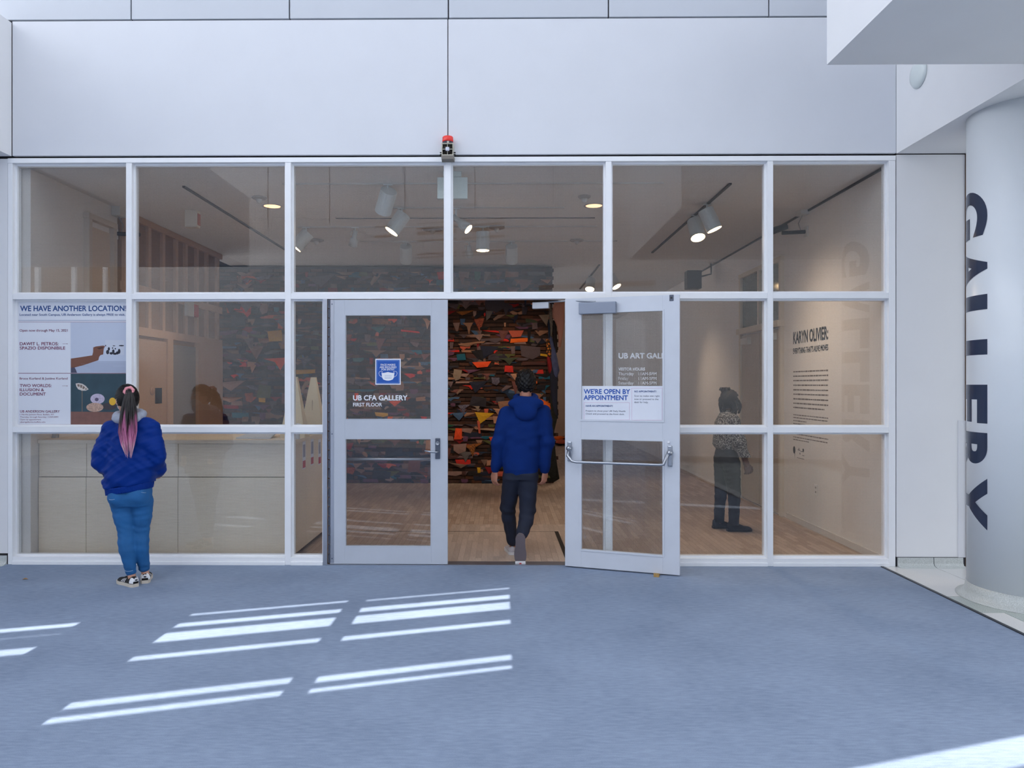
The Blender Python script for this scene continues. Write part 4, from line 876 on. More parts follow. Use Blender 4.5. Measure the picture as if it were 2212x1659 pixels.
SHAPES = [[(-1, 0), (1, 0), (.1, -1)], [(-1, 0), (1, 0), (-.4, -1)], [(-1, 0), (1, 0), (.7, -.9), (-.2, -.6)], [(-.9, 0), (.9, 0), (1, -1), (-.8, -.9)], [(-1, 0), (1, .0), (.8, -.5), (.2, -.42), (-.3, -1), (-.9, -.35)], [(-.5, 0), (.5, 0), (.62, -1), (-.55, -.94)], [(-1, 0), (1, 0), (1, -.38), (-1, -.46)], [(-1, 0), (1, 0), (.6, -.55), (-.5, -.6)], [(-1, .0), (.2, 0), (1, -.5), (.8, -.72), (-.1, -.4)], [(-1, 0), (1, 0), (.5, -.35), (.15, -.95), (-.2, -.3)], [(-.3, 0), (.3, 0), (.2, -1), (-.22, -.96)], [(-.8, 0), (.9, 0), (.95, -.6), (.35, -1), (-.6, -.8)]]
def flap_geo(sh, bulge):
    n = len(sh); cx_ = sum(p[0] for p in sh)/n; cz_ = sum(p[1] for p in sh)/n
    V = [(p[0], -.012-(.55*bulge if p[1] < -.2 else 0), p[1]) for p in sh]+[(cx_, -.014-bulge, cz_)]+[(p[0], .03 if p[1] > -.2 else -.004-.45*bulge, p[1]) for p in sh]
    F = [((i+1) % n, i, n) for i in range(n)]+[(i, (i+1) % n, (i+1) % n+n+1, i+n+1) for i in range(n)]+[tuple(range(n+1, 2*n+1))]
    return V, F
FM = []
for k, sh in enumerate(SHAPES):
    V, F = flap_geo(sh, .018); me = bpy.data.meshes.new('cloth_flap'); me.from_pydata(V, [], F); me.materials.append(CL[0]); FM.append(me)
placed = []
def try_place(x, r, w):
    for (xx, rr, ww) in placed:
        if abs(rr-r) <= 1 and abs(xx-x) < (w+ww)*.36: return False
    placed.append((x, r, w)); return True
nflap = 0; tries = 0; bits = []
vx0 = fx(470, WY)
while nflap < 300 and tries < 9000:
    tries += 1
    dens = random.random()
    x = random.uniform(dx0, BX1-.1) if dens < .40 else random.uniform(vx0, BX1-.1)
    r = random.randint(2, NR-1); w = random.choice([.06, .08, .09, .11, .13, .16, .2, .24]); h_ = random.choice([.07, .09, .11, .13, .16, .19, .22])
    if r*CH-h_ < .03: continue
    if not try_place(x, r, w*2): continue
    me = random.choice(FM); o = bpy.data.objects.new('cloth_flap', me); COL.objects.link(o); o.parent = bw; LOC[o] = LOC[bw]
    o.location = (x-LOC[bw][0], -.004, r*CH+.002); o.scale = (w*random.choice([-1, 1]), random.uniform(.6, 1.3), h_); o.rotation_euler = (0, random.uniform(-.12, .12), 0)
    o.material_slots[0].link = 'OBJECT'; u = random.random()
    o.material_slots[0].material = random.choice(PT) if u < .12 else random.choice(CL if u < .6 else [CL[i] for i in (0, 1, 2, 3, 4, 5, 6, 7, 20, 21, 22, 23, 24, 8)]); nflap += 1
# small dark scraps between the larger pieces
parts = []
for _ in range(1100):
    x = random.uniform(vx0-.1, BX1-.1); r = random.randint(1, NR-1); sh = random.choice(SHAPES); V, F = flap_geo(sh, .012); w = random.uniform(.05, .2); h_ = random.uniform(.04, .11)
    parts.append(([(x+v[0]*w, WY-.002+v[1]*.6, r*CH+.002+v[2]*h_) for v in V], F))
cmats = [CL[i] for i in (0, 1, 3, 4, 4, 5, 6, 7, 8, 8, 9, 10, 11, 12, 16, 17, 18, 20, 22, 23, 24, 25, 26, 27)]
V, F = join(parts); ob = meshobj('cloth_scraps', V, F, cmats, bw); ob['kind'] = 'stuff'
idx = 0; fi = 0
for v_, f_ in parts:
    mi = random.randrange(len(cmats))
    for _ in f_: ob.data.polygons[fi].material_index = mi; fi += 1
# clothes hanging from the end of the wall
def hang(pxs, Y, m, thick=.05, nm='hanging_garment'):
    P = [at(x, y, Y) for x, y in pxs]; n = len(P); c = sum(P)/n
    V = [tuple(p) for p in P]+[(p[0], p[1]+thick, p[2]) for p in P]+[(c[0], c[1]-thick*.6, c[2])]
    F = [(i, (i+1) % n, 2*n) for i in range(n)]+[(i, i+n, (i+1) % n+n, (i+1) % n) for i in range(n)]+[tuple(range(n, 2*n))]
    o = meshobj(nm, V, F, m, bw); md = o.modifiers.new('s', 'SUBSURF'); md.levels = 1; md.render_levels = 1; return o
hang([(1197, 650), (1220, 648), (1220, 695), (1212, 750), (1207, 750), (1205, 703), (1191, 680)], WY-.05, mat('pink_shirt', (196, 140, 122), .9, bump=.3, bscale=8))
hang([(1184, 650), (1192, 650), (1196, 700), (1192, 740), (1186, 720)], WY-.02, mat('grey_mix', (112, 104, 96), .9, noise=.4, scale=30))
hang([(1193, 690), (1203, 695), (1205, 760), (1200, 765), (1194, 735)], WY-.03, CL[24])
hang([(1184, 718), (1194, 730), (1205, 775), (1209, 800), (1200, 830), (1193, 800)], WY-.06, mat('slate_shirt', (74, 82, 116), .9, noise=.15, scale=20, bump=.3, bscale=10))
hang([(1180, 730), (1188, 735), (1193, 765), (1189, 775), (1181, 765)], WY-.08, PT[5])
hang([(1186, 780), (1196, 790), (1206, 812), (1204, 870), (1206, 905), (1196, 903), (1190, 850)], WY-.05, CL[8])
hang([(1188, 840), (1199, 850), (1207, 895), (1202, 910), (1194, 900), (1197, 960), (1209, 1035), (1196, 1043), (1182, 1043), (1184, 940)], WY-.03, mat('black_skirt', (26, 28, 24), .9, noise=.5, scale=24))
hang([(1157, 860), (1170, 862), (1190, 872), (1191, 888), (1182, 885), (1168, 880)], WY-.06, CL[14])
hang([(1180, 760), (1189, 768), (1196, 800), (1190, 815), (1184, 800)], WY-.04, CL[17])
hang([(1183, 690), (1188, 690), (1190, 735), (1185, 735)], WY-.05, CL[9])
# bundle of clothes on the floor past the wall end
gp = empty('clothes_bundle', atz(1216, 962, 0)*np.array([1, 1, 0])); tag(gp, 'dark and orange clothes heaped on the floor beyond the wall', 'clothes')
for k in range(5):
    V, F = lathe([(.02, 0), (.2-.02*k, .03), (.16, .1), (.04, .13)], 12, (random.uniform(-.12, .15), random.uniform(-.1, .1), .04*k)); V = [(v[0]*random.uniform(.9, 1.15), v[1]*random.uniform(.9, 1.15), v[2]) for v in V]
    meshobj('folded_garment', V, F, [CL[24], CL[18], CL[25], CL[14], CL[1]][k], gp, True, True)
# dried leaf on the carpet
q = atz(55, 1252, 0); V = [(0, 0, .002), (.03, .012, .012), (.055, 0, .004), (.03, -.014, .010), (.028, 0, .016)]
lf2 = meshobj('dried_leaf', V, [(0, 3, 4), (3, 2, 4), (2, 1, 4), (1, 0, 4), (0, 1, 2, 3)], mat('leaf_tan', (168, 132, 92), .8)); lf2.location = (q[0]-.03, q[1], 0); tag(lf2, 'tiny dried leaf lying on the carpet at the far left', 'leaf')

# =================================================================== PEOPLE
def surface_nets(F, lo, h):
    ins = F < 0; nx, ny, nz = F.shape
    c = [ins[i:nx-1+i, j:ny-1+j, k:nz-1+k] for i in (0, 1) for j in (0, 1) for k in (0, 1)]
    s = sum(q.astype(np.int8) for q in c); mixed = (s > 0) & (s < 8)
    ijk = np.argwhere(mixed); vid = -np.ones(mixed.shape, dtype=np.int64); vid[mixed] = np.arange(len(ijk))
    acc = np.zeros((len(ijk), 3)); cnt = np.zeros(len(ijk))
    corners = [(0, 0, 0), (1, 0, 0), (0, 1, 0), (1, 1, 0), (0, 0, 1), (1, 0, 1), (0, 1, 1), (1, 1, 1)]
    for a in range(8):
        for b in range(a+1, 8):
            A, B = np.array(corners[a]), np.array(corners[b])
            if abs(A-B).sum() != 1: continue
            pa, pb = ijk+A, ijk+B; fa = F[pa[:, 0], pa[:, 1], pa[:, 2]]; fb = F[pb[:, 0], pb[:, 1], pb[:, 2]]
            m = (fa < 0) != (fb < 0); t = fa[m]/(fa[m]-fb[m]); acc[m] += pa[m]+(pb[m]-pa[m])*t[:, None]; cnt[m] += 1
    V = lo+h*acc/cnt[:, None]; Q = []
    for ax in range(3):
        u, v = (ax+1) % 3, (ax+2) % 3
        a = ins; b = np.roll(ins, -1, axis=ax); ch = (a != b)
        sl = [slice(None)]*3; sl[ax] = slice(0, -1); sl[u] = slice(1, -1); sl[v] = slice(1, -1)
        msk = np.zeros_like(ch); msk[tuple(sl)] = ch[tuple(sl)]
        e = np.argwhere(msk)
        if not len(e): continue
        def cell(du, dv):
            q = e.copy(); q[:, u] += du; q[:, v] += dv; return vid[q[:, 0], q[:, 1], q[:, 2]]
        q = np.stack([cell(-1, -1), cell(0, -1), cell(0, 0), cell(-1, 0)], 1)
        fl = ~ins[e[:, 0], e[:, 1], e[:, 2]]; q[fl] = q[fl][:, ::-1]; Q.append(q)
    return V, np.concatenate(Q)
class Sdf:
    def __init__(s, lo, hi, h):
        s.lo = np.array(lo, float); s.h = h; n = np.ceil((np.array(hi)-s.lo)/h).astype(int)+1
        s.ax = [s.lo[i]+h*np.arange(n[i]) for i in range(3)]; s.F = np.full(n, .5)
    def sub(s, lo, hi):
        sl = []
        for i in range(3):
            a = int(np.clip(math.floor((lo[i]-s.lo[i])/s.h), 0, len(s.ax[i])-1)); b = int(np.clip(math.ceil((hi[i]-s.lo[i])/s.h)+1, a+1, len(s.ax[i]))); sl.append(slice(a, b))
        return tuple(sl), np.meshgrid(s.ax[0][sl[0]], s.ax[1][sl[1]], s.ax[2][sl[2]], indexing='ij')
    def blend(s, sl, d, k, cut=False):
        a = s.F[sl]
        if cut: s.F[sl] = np.maximum(a, -d); return
        if k <= 0: s.F[sl] = np.minimum(a, d); return
        t = np.clip(.5+.5*(a-d)/k, 0, 1); s.F[sl] = a*(1-t)+d*t-k*t*(1-t)
    def cap(s, a, b, ra, rb, k=.03):
        a = np.array(a, float); b = np.array(b, float); m = max(ra, rb)+k+.03
        sl, (X, Y, Z) = s.sub(np.minimum(a, b)-m, np.maximum(a, b)+m); ba = b-a; L = ba@ba
        t = np.clip(((X-a[0])*ba[0]+(Y-a[1])*ba[1]+(Z-a[2])*ba[2])/L, 0, 1)
        d = np.sqrt((X-a[0]-ba[0]*t)**2+(Y-a[1]-ba[1]*t)**2+(Z-a[2]-ba[2]*t)**2)-(ra+(rb-ra)*t); s.blend(sl, d, k)
    def chain(s, P, R, k=.03):
        for i in range(len(P)-1): s.cap(P[i], P[i+1], R[i], R[i+1], k)
    def ell(s, c, r, k=.02, M=None, cut=False):
        c = np.array(c, float); r = np.array(r, float); m = r.max()+k+.03; sl, (X, Y, Z) = s.sub(c-m, c+m); p = np.stack([X-c[0], Y-c[1], Z-c[2]], -1)
        if M is not None: p = p@M
        q = np.sqrt(((p/r)**2).sum(-1)); q2 = np.sqrt(((p/r**2)**2).sum(-1))+1e-9; s.blend(sl, q*(q-1)/q2, k, cut)
    def loft(s, rows, k=.03, shear=0.0, e=2.3):
        rows = sorted(rows); z = [r[0] for r in rows]; mx = max(max(r[3], r[4]) for r in rows)+.06+k
        cx_ = [r[1] for r in rows]; cy_ = [r[2] for r in rows]
        sl, (X, Y, Z) = s.sub((min(cx_)-mx, min(cy_)-mx, z[0]-k-.09), (max(cx_)+mx, max(cy_)+mx, z[-1]+k+.09)); Zs = Z-shear*X
        f = lambda i: np.interp(Zs, z, [r[i] for r in rows]); a, b = f(3), f(4)
        q = ((np.abs(X-f(1))/a)**e+(np.abs(Y-f(2))/b)**e)**(1/e); d = (q-1)*np.minimum(a, b); dz = np.maximum(z[0]-Zs, Zs-z[-1])
        d = np.where((d > 0) & (dz > 0), np.sqrt(d**2+dz**2), np.maximum(d, dz)); s.blend(sl, d, k)
    def disp(s, fn):
        sl = tuple(slice(None) for _ in range(3)); X, Y, Z = np.meshgrid(*s.ax, indexing='ij'); s.F += fn(X, Y, Z)
    def mesh(s): return surface_nets(s.F, s.lo, s.h)
    def obj(s, name, m, parent):
        V, F = s.mesh(); return meshobj(name, V, F, m, parent, True, True)
    def back(s, x, z):   # y of the rear surface at (x, z)
        i = int(round((x-s.lo[0])/s.h)); k = int(round((z-s.lo[2])/s.h)); col_ = s.F[i, :, k]; j = np.argmax(col_ < 0); return s.ax[1][j] if col_[j] < 0 else None
def rotz(a): return np.array([[math.cos(a), -math.sin(a), 0], [math.sin(a), math.cos(a), 0], [0, 0, 1]])
def head(B, c, a, s=1.0):
    M = rotz(a); c = np.array(c, float); q = lambda *v: c+M@(np.array(v)*s)
    B.ell(c, np.array((.075, .094, .102))*s, .01, M); B.ell(q(0, .028, -.062), np.array((.056, .062, .058))*s, .035, M)
    B.ell(q(0, .098, -.02), np.array((.012, .017, .024))*s, .014, M); B.ell(q(0, .078, -.10), np.array((.02, .018, .016))*s, .02, M)
    B.ell(q(0, .085, -.062), np.array((.024, .012, .012))*s, .012, M)
    for sx in (-1, 1):
        B.ell(q(sx*.077, -.005, -.02), np.array((.010, .021, .032))*s, .008, M); B.ell(q(sx*.032, .098, .012), np.array((.02, .014, .011))*s, 0, M, True)
def eyes(c, a, parent, s=1.0):
    M = rotz(a); c = np.array(c, float)
    for sx in (-1, 1):
        V, F = lathe([(.001, -.011), (.008, -.008), (.0115, 0), (.008, .008), (.001, .011)], 10, c+M@(np.array((sx*.032, .083, .012))*s)); meshobj('eye', V, F, mat('eye_white', (225, 222, 216), .3), parent, True, True)
    V, F = tube([c+M@(np.array(v)*s) for v in ((-.02, .092, -.066), (0, .098, -.064), (.02, .092, -.066))], [.004, .0065, .004], 8); meshobj('lips', V, F, mat('lips', (150, 86, 80), .5), parent, True, True)
def haircap(B, c, a, r, s=1.0, face=.045, low=-.06):
    M = rotz(a); c = np.array(c, float); B.ell(c+M@np.array((0, -.006, .006)), np.array(r)*s, .01, M)
    sl, (X, Y, Z) = B.sub(c-.2, c+.2); p = np.stack([X-c[0], Y-c[1], Z-c[2]], -1)@M
    d1 = np.maximum(np.minimum(p[..., 1]-face, .045-p[..., 2]), np.minimum(p[..., 1]+.022, -.002-p[..., 2])); d2 = np.minimum(low-p[..., 2], p[..., 1]+.05+(p[..., 2]-low)*.6); d2 = low-p[..., 2]
    B.F[sl] = np.maximum(B.F[sl], d1); B.F[sl] = np.maximum(B.F[sl], d2)
def hand(wrist, d, nrm, side, curl, h=.0042):
    """own fine grid: palm, four fingers and a thumb, fingers curling toward nrm"""
    d = np.array(d, float); d /= np.linalg.norm(d); n = np.array(nrm, float); n -= d*(n@d); n /= np.linalg.norm(n); x = np.cross(d, n)*side; w = np.array(wrist, float)
    B = Sdf(w-.2, w+.2, h); M = np.stack([x, n, d], 1)
    B.cap(w-d*.09, w, .03, .026, .01); B.ell(w+d*.045, (.040, .016, .052), .015, M)
    for off, L, r in ((-.031, .062, .0086), (-.0105, .072, .0092), (.0105, .068, .009), (.031, .052, .0078)):
        p = w+d*.085+x*off-(n*0); a = curl*.5; pts = [w+d*.05+x*off*.8, p]; 
        for seg, fr in ((0, .45), (1, .32), (2, .23)):
            a += curl; dd = d*math.cos(a)+n*math.sin(a)+x*off*1.2; pts.append(pts[-1]+dd/np.linalg.norm(dd)*L*fr*1.05)
        B.chain(pts, [r*1.1, r*1.05, r, r*.95, r*.85], .003)
    t0 = w+d*.02-x*.026; t1 = w+d*.05-x*.052+n*.012; t2 = w+d*.08-x*.056+n*.022; t3 = w+d*.102-x*.05+n*.03
    B.chain([t0, t1, t2, t3], [.016, .012, .0105, .009], .006)
    return B.mesh()
def folds(amp, fx_, fz_, ph=0.0):
    def fn(X, Y, Z):
        w = .6*np.sin(9*X+3*Z+ph)+.5*np.sin(13*Z-7*Y+1.3+ph)
        return amp*np.sin(fx_*X+fz_*Z+2.2*w+ph)*(.55+.45*np.sin(17*Z+6*X+ph))+.5*amp*np.sin(1.9*fz_*Z-1.4*fx_*X+fx_*.5*Y+3*w)
    return fn
def shoe(parent, M, t, L, W, mats, height=.085, stripes=None, tab=None, laces=True, name='shoe'):
    """shoe along +y from the heel, sole at z=0; M,t place it in the person's space"""
    M = np.array(M, float); t = np.array(t, float); X = lambda P: [t+M@np.array(p, float) for p in P]
    st = np.linspace(0, 1, 15)
    wd = np.interp(st, [0, .04, .12, .3, .5, .7, .86, .95, 1], [.45, .66, .78, .74, .82, 1.0, .92, .66, .3])*W/2
    hg = np.interp(st, [0, .06, .2, .36, .5, .7, .9, 1], [height*.86, height, height*.92, height*.86, height*.72, height*.52, .05, .034])
    n = 14; V, F = [], []
    ringp = lambda i, grow=0.0: [((wd[i]+grow)*math.cos(a)*(1 if math.sin(a) < .5 else .96), st[i]*L, .018+(hg[i]-.018+grow)*max(0, math.sin(a))**.8) for a in np.linspace(-.12, math.pi+.12, n)]
    for i in range(15): V += ringp(i)
    for i in range(14):
        for k in range(n-1): F.append((i*n+k, i*n+k+1, (i+1)*n+k+1, (i+1)*n+k))
        F.append((i*n+n-1, i*n, (i+1)*n, (i+1)*n+n-1))
    F.append(tuple(range(n))[::-1]); F.append(tuple(range(14*n, 15*n)))
    up = meshobj('shoe', X(V), F, mats[0], parent, True, True)
    sp = [(wd[i]+.004, st[i]*L) for i in range(15)]; out = [(w_, y_) for w_, y_ in sp]+[(-w_, y_) for w_, y_ in sp[::-1]]
    out = [(x_, y_+(.006 if y_ > L*.9 else -.005 if y_ < .01 else 0)) for x_, y_ in out]; m_ = len(out)
    V = [(x_, y_, 0) for x_, y_ in out]+[(x_*1.02, y_, .026) for x_, y_ in out]; F = [tuple(range(m_))[::-1], tuple(range(m_, 2*m_))]+[(i, (i+1) % m_, (i+1) % m_+m_, i+m_) for i in range(m_)]
    meshobj('sole', X(V), F, mats[1], up, False, True)
    if stripes:
        for side in (1, -1):
            for k, u in enumerate((.42, .5, .58)):
                P = []
                for du in (0, .035):
                    for zz_ in np.linspace(.03, .062-.004*k, 4):
                        uu = u+du-(zz_-.03)*1.3; i = min(13, int(uu*14)); f_ = uu*14-i; w_ = wd[i]*(1-f_)+wd[i+1]*f_; hh = hg[i]*(1-f_)+hg[i+1]*f_; sn = min(.98, ((zz_-.018)/(hh-.018)))**(1/.8); P.append((side*(w_*math.sqrt(1-sn**2)+.003), uu*L, zz_))
                meshobj('stripe', X(P), [(i, i+1, i+5, i+4) for i in range(3)], stripes, up, False, True)
    if tab:
        P = []; 
        for i in range(4):
            for k in (0, 1):
                for sgn in (1, -1): pass
        a = ringp(0, .004); b = ringp(1, .004); c_ = ringp(2, .004)
        V = []; 
        for rr in (c_, b, a): V += [p for p in rr]
        V = [(p[0]*1.03, p[1]-.005, p[2]) for p in V]; F = []
        for i in range(2):
            for k in list(range(1, 5))+list(range(9, n-2)): F.append((i*n+k, i*n+k+1, (i+1)*n+k+1, (i+1)*n+k))
        F.append(tuple(2*n+k for k in range(2, n-2)))
        tb_ = meshobj('heel_tab', X(V), F, tab, up, False, True)
        for dx in (-.008, 0, .008):
            pts = [(dx*.35+dx*.9*s_, -.0105, .052+.014*s_-abs(dx)*.4*s_) for s_ in (0, .5, 1)]; V, F = tube(X(pts), [.0012, .004, .001], 6); meshobj('heel_mark', V, F, mats[0], tb_, False, True)
    if laces:
        Vs = []
        for k in range(4):
            u = .42+.07*k; i = int(u*14); w_ = wd[i]*.55; z_ = hg[i]+.002; Vs.append(tube(X([(-w_, u*L, z_-.008), (0, u*L, z_+.004), (w_, u*L, z_-.008)]), .004, 6))
        V, F = join(Vs); meshobj('laces', V, F, mats[2] if len(mats) > 2 else mats[0], up, True, True)
    return up
def strands(name, core, n, m, parent, r0=.004, seed=1, spread=1.0, tip=.25):
    rs = np.random.default_rng(seed); T = np.array([c_[:3] for c_ in core]); R = np.array([c_[3] for c_ in core]); parts = []
    tt = np.linspace(0, 1, len(core))
    for _ in range(n):
        a = rs.uniform(0, 2*math.pi); q = math.sqrt(rs.uniform(.15, 1)); e = rs.uniform(1-tip, 1.0); P, rad = [], []; ph = rs.uniform(0, 6)
        for s_ in np.linspace(0, e, 10):
            c_ = np.array([np.interp(s_, tt, T[:, i]) for i in range(3)]); r_ = np.interp(s_, tt, R)*spread
            P.append(c_+np.array([math.cos(a+.3*math.sin(3*s_+ph))*r_*q, math.sin(a)*r_*q*.55, .006*math.sin(7*s_+ph)])); rad.append(r0*(1-.85*(s_/e)**3))
        parts.append(tube(P, rad, 5))
    V, F = join(parts); return meshobj(name, V, F, m, parent, True, True)

# ------------------------------------------------------------------ woman with the pink ponytail
SKIN1 = mat('skin_light', (206, 156, 132), .5); SKIN2 = mat('skin_tan', (178, 122, 100), .5); SKIN3 = mat('skin_deep', (92, 58, 46), .5)
q = atz(280, 1266, 0)
w1 = empty('person', (q[0], q[1]+.02, 0)); tag(w1, 'person in blue jacket and jeans with pink ponytail, reading the poster', 'person')
hc = (-.036, .01, 1.535); hy = math.radians(40)
B = Sdf((-.34, -.24, .03), (.34, .32, 1.68), .009)
head(B, hc, hy); B.cap((-.01, 0, 1.36), (-.026, .0, 1.47), .05, .046, .02)
B.loft([(.82, 0, .02, .13, .09), (1.0, 0, 0, .135, .09), (1.2, 0, 0, .15, .09), (1.33, 0, 0, .11, .07), (1.38, -.005, 0, .05, .05)], .03)
B.chain([(-.15, 0, 1.27), (-.235, -.02, 1.0), (-.16, .14, .91), (-.14, .2, .86)], [.05, .04, .028, .03]); B.chain([(.15, .01, 1.28), (.21, 0, 1.03), (.155, .15, .93), (.13, .2, .88)], [.05, .04, .028, .03])
B.chain([(-.07, 0, .76), (-.036, 0, .43), (-.02, -.012, .32), (.0, 0, .13), (.012, .0, .05)], [.07, .046, .045, .031, .03]); B.chain([(.075, .03, .76), (.06, .05, .43), (.06, .045, .32), (.066, .09, .14), (.075, .10, .05)], [.07, .046, .045, .031, .03])
B.obj('body', SKIN1, w1); eyes(hc, hy, w1)
H = Sdf((-.17, -.14, 1.36), (.13, .16, 1.70), .006); haircap(H, hc, hy, (.09, .108, .117)); H.disp(lambda X, Y, Z: .0016*np.sin(46*np.arctan2(Z-1.60, X-.036)+30*Y)); HAIRB = mat('black_hair', (15, 12, 13), .5, noise=.2, scale=60, spec=.25)
H.obj('hair', HAIRB, w1)
def ombre():
    m = bpy.data.materials.new('ombre_hair'); m.use_nodes = True; nt = m.node_tree; b = nt.nodes['Principled BSDF']; b.inputs['Roughness'].default_value = .42
    tc = nt.nodes.new('ShaderNodeTexCoord'); sp = nt.nodes.new('ShaderNodeSeparateXYZ'); nt.links.new(tc.outputs['Object'], sp.inputs[0])
    ns = nt.nodes.new('ShaderNodeTexNoise'); ns.inputs['Scale'].default_value = 30; mp = nt.nodes.new('ShaderNodeMapping'); mp.inputs['Scale'].default_value = (1, 1, .08); nt.links.new(tc.outputs['Object'], mp.inputs[0]); nt.links.new(mp.outputs[0], ns.inputs[0])
    ad = nt.nodes.new('ShaderNodeMath'); ad.operation = 'MULTIPLY_ADD'; ad.inputs[1].default_value = .5; nt.links.new(ns.outputs[0], ad.inputs[0]); nt.links.new(sp.outputs[2], ad.inputs[2])
    mr = nt.nodes.new('ShaderNodeMapRange'); mr.inputs[1].default_value = 1.36; mr.inputs[2].default_value = 1.70; nt.links.new(ad.outputs[0], mr.inputs[0])
    r = nt.nodes.new('ShaderNodeValToRGB'); els = r.color_ramp.elements; els[0].color = (*lin((232, 182, 196)), 1); els[1].color = (*lin((28, 22, 24)), 1); els[1].position = .9
    for p_, c_ in ((.30, (214, 130, 170)), (.55, (166, 92, 132)), (.75, (84, 46, 62))): e_ = els.new(p_); e_.color = (*lin(c_), 1)
    nt.links.new(mr.outputs[0], r.inputs[0]); nt.links.new(r.outputs[0], b.inputs['Base Color']); return m
core = [(.038, -.105, 1.60, .022), (.055, -.135, 1.53, .042), (.058, -.15, 1.42, .062), (.058, -.165, 1.28, .072), (.066, -.175, 1.17, .055), (.076, -.178, 1.06, .02)]
strands('ponytail', core, 150, ombre(), w1, .0062, 3, 1.0, .3)
V, F = tube([np.array((.036, -.098, 1.60))+np.array((math.cos(a)*.033, -.006+math.sin(a)*.012, math.sin(a)*.026)) for a in np.linspace(0, 2*math.pi, 19)], [.013+.003*math.sin(k*2.1) for k in range(19)], 8); meshobj('scrunchie', V, F, mat('pink_scrunchie', (226, 150, 160), .8, noise=.1, scale=60), w1, True, True)
Mh = rotz(hy); K = Sdf((-.2, -.05, 1.40), (.1, .2, 1.56), .005); K.ell(np.array(hc)+Mh@np.array((0, .035, -.06)), (.064, .078, .05), .01, Mh); sl, (X, Y, Z) = K.sub((-.3, -.3, 1), (.3, .3, 2)); pp = np.stack([X-hc[0], Y-hc[1], Z-hc[2]], -1)@Mh; K.F[sl] = np.maximum(K.F[sl], .012-pp[..., 1]); K.obj('face_mask', mat('mask_white', (214, 218, 228), .8), w1)
JB = mat('royal_blue_nylon', (3, 46, 128), .5, bump=.12, bscale=26, spec=.12)
J = Sdf((-.40, -.24, .74), (.36, .30, 1.44), .008)
J.loft([(.825, -.012, .01, .195, .15), (.88, -.012, .01, .208, .16), (.96, 0, 0, .205, .152), (1.08, 0, 0, .2, .142), (1.2, 0, 0, .19, .13), (1.30, 0, 0, .165, .112), (1.36, .0, 0, .115, .092), (1.40, .0, 0, .09, .085)], .03, .16)
J.chain([(-.15, 0, 1.275), (-.215, -.015, 1.10), (-.232, -.015, 1.01), (-.195, .10, .91), (-.165, .16, .87)], [.086, .078, .07, .06, .052], .04); J.chain([(.15, .01, 1.29), (.195, 0, 1.13), (.205, 0, 1.05), (.17, .12, .95), (.15, .17, .92)], [.084, .076, .066, .056, .05], .04)
J.disp(folds(.0055, 24, 40)); J.disp(folds(.0022, 70, 85, 2.0)); J.disp(lambda X, Y, Z: .006*np.exp(-((Z-.97-.25*X)/.012)**2)*(X < -.13)-.004*np.exp(-((Z-1.0-.3*X)/.02)**2)*(X < -.13))
J.obj('jacket', JB, w1)
Hm = Sdf((-.28, -.24, .70), (.28, .26, .90), .006); Hm.loft([(.775, -.012, .005, .18, .142), (.83, -.012, .005, .186, .148)], .004, .16); Hm.disp(lambda X, Y, Z: .0018*np.sin(np.arctan2(Y, X)*70)); Hm.obj('jacket_hem', JB, w1)
C = Sdf((-.2, -.2, 1.28), (.2, .16, 1.52), .006)
for k in range(12):
    a0, a1 = 2*math.pi*k/12, 2*math.pi*(k+1)/12; f = lambda a: (-.005+.098*math.cos(a), -.01+.085*math.sin(a), 1.40+.022*math.sin(a)); C.cap(f(a0), f(a1), .032, .032, .012)
C.ell((.01, -.095, 1.372), (.115, .042, .04), .03); C.disp(folds(.002, 40, 60)); C.obj('hood', mat('heather_grey_hood', (164, 170, 186), .9, noise=.08, scale=90), w1)
DEN = mat('bright_blue_denim', (22, 92, 150), .75, noise=.13, scale=9, bump=.2, bscale=180)
D = Sdf((-.24, -.24, .08), (.26, .24, .92), .008)
D.loft([(.66, .002, 0, .15, .105), (.72, .002, 0, .162, .12), (.79, .003, 0, .162, .118), (.88, .005, .02, .148, .105)], .03)
D.ell((-.07, -.06, .735), (.084, .082, .085), .025); D.ell((.078, -.05, .745), (.082, .08, .085), .025)
D.chain([(-.074, 0, .68), (-.055, 0, .56), (-.036, .0, .44), (-.03, -.010, .36), (-.022, -.012, .30), (.0, 0, .115)], [.09, .079, .064, .065, .063, .041], .014); D.chain([(.078, .03, .68), (.07, .04, .56), (.06, .05, .44), (.06, .045, .36), (.06, .045, .30), (.066, .09, .13)], [.088, .077, .062, .062, .060, .045], .014)
D.disp(lambda X, Y, Z: -.0022*np.sin(120*Z+14*X+3*np.sin(20*X))*np.exp(-((Z-.46)/.06)**2)-.0024*np.sin(110*Z-12*X)*np.exp(-((Z-.60)/.05)**2)-.002*np.sin(130*Z)*np.exp(-((Z-.14)/.04)**2)+.0008*np.sin(90*Z+30*X))
D.obj('jeans', DEN, w1)
STI = mat('pale_stitch', (150, 176, 206), .8)
def stitch(pts):
    P = []
    for x, z in pts:
        y = D.back(x, z)
        if y is not None: P.append((x, y-.005, z))
    if len(P) > 1: V, F = tube(P, .0018, 5); meshobj('stitching', V, F, STI, w1, True, True)
stitch([(-.145+.0095*k, .748-.012*math.sin(math.pi*k/9)-.002*k) for k in range(10)]); stitch([(.135+.006*k, .78-.002*k) for k in range(6)]); stitch([(-.043+.009*k, .128+.001*math.sin(k)) for k in range(10)])
BLK = mat('black_suede', (24, 24, 28), .8); CRM = mat('cream_rubber', (206, 196, 182), .6); WLE = mat('white_leather', (226, 228, 232), .5)
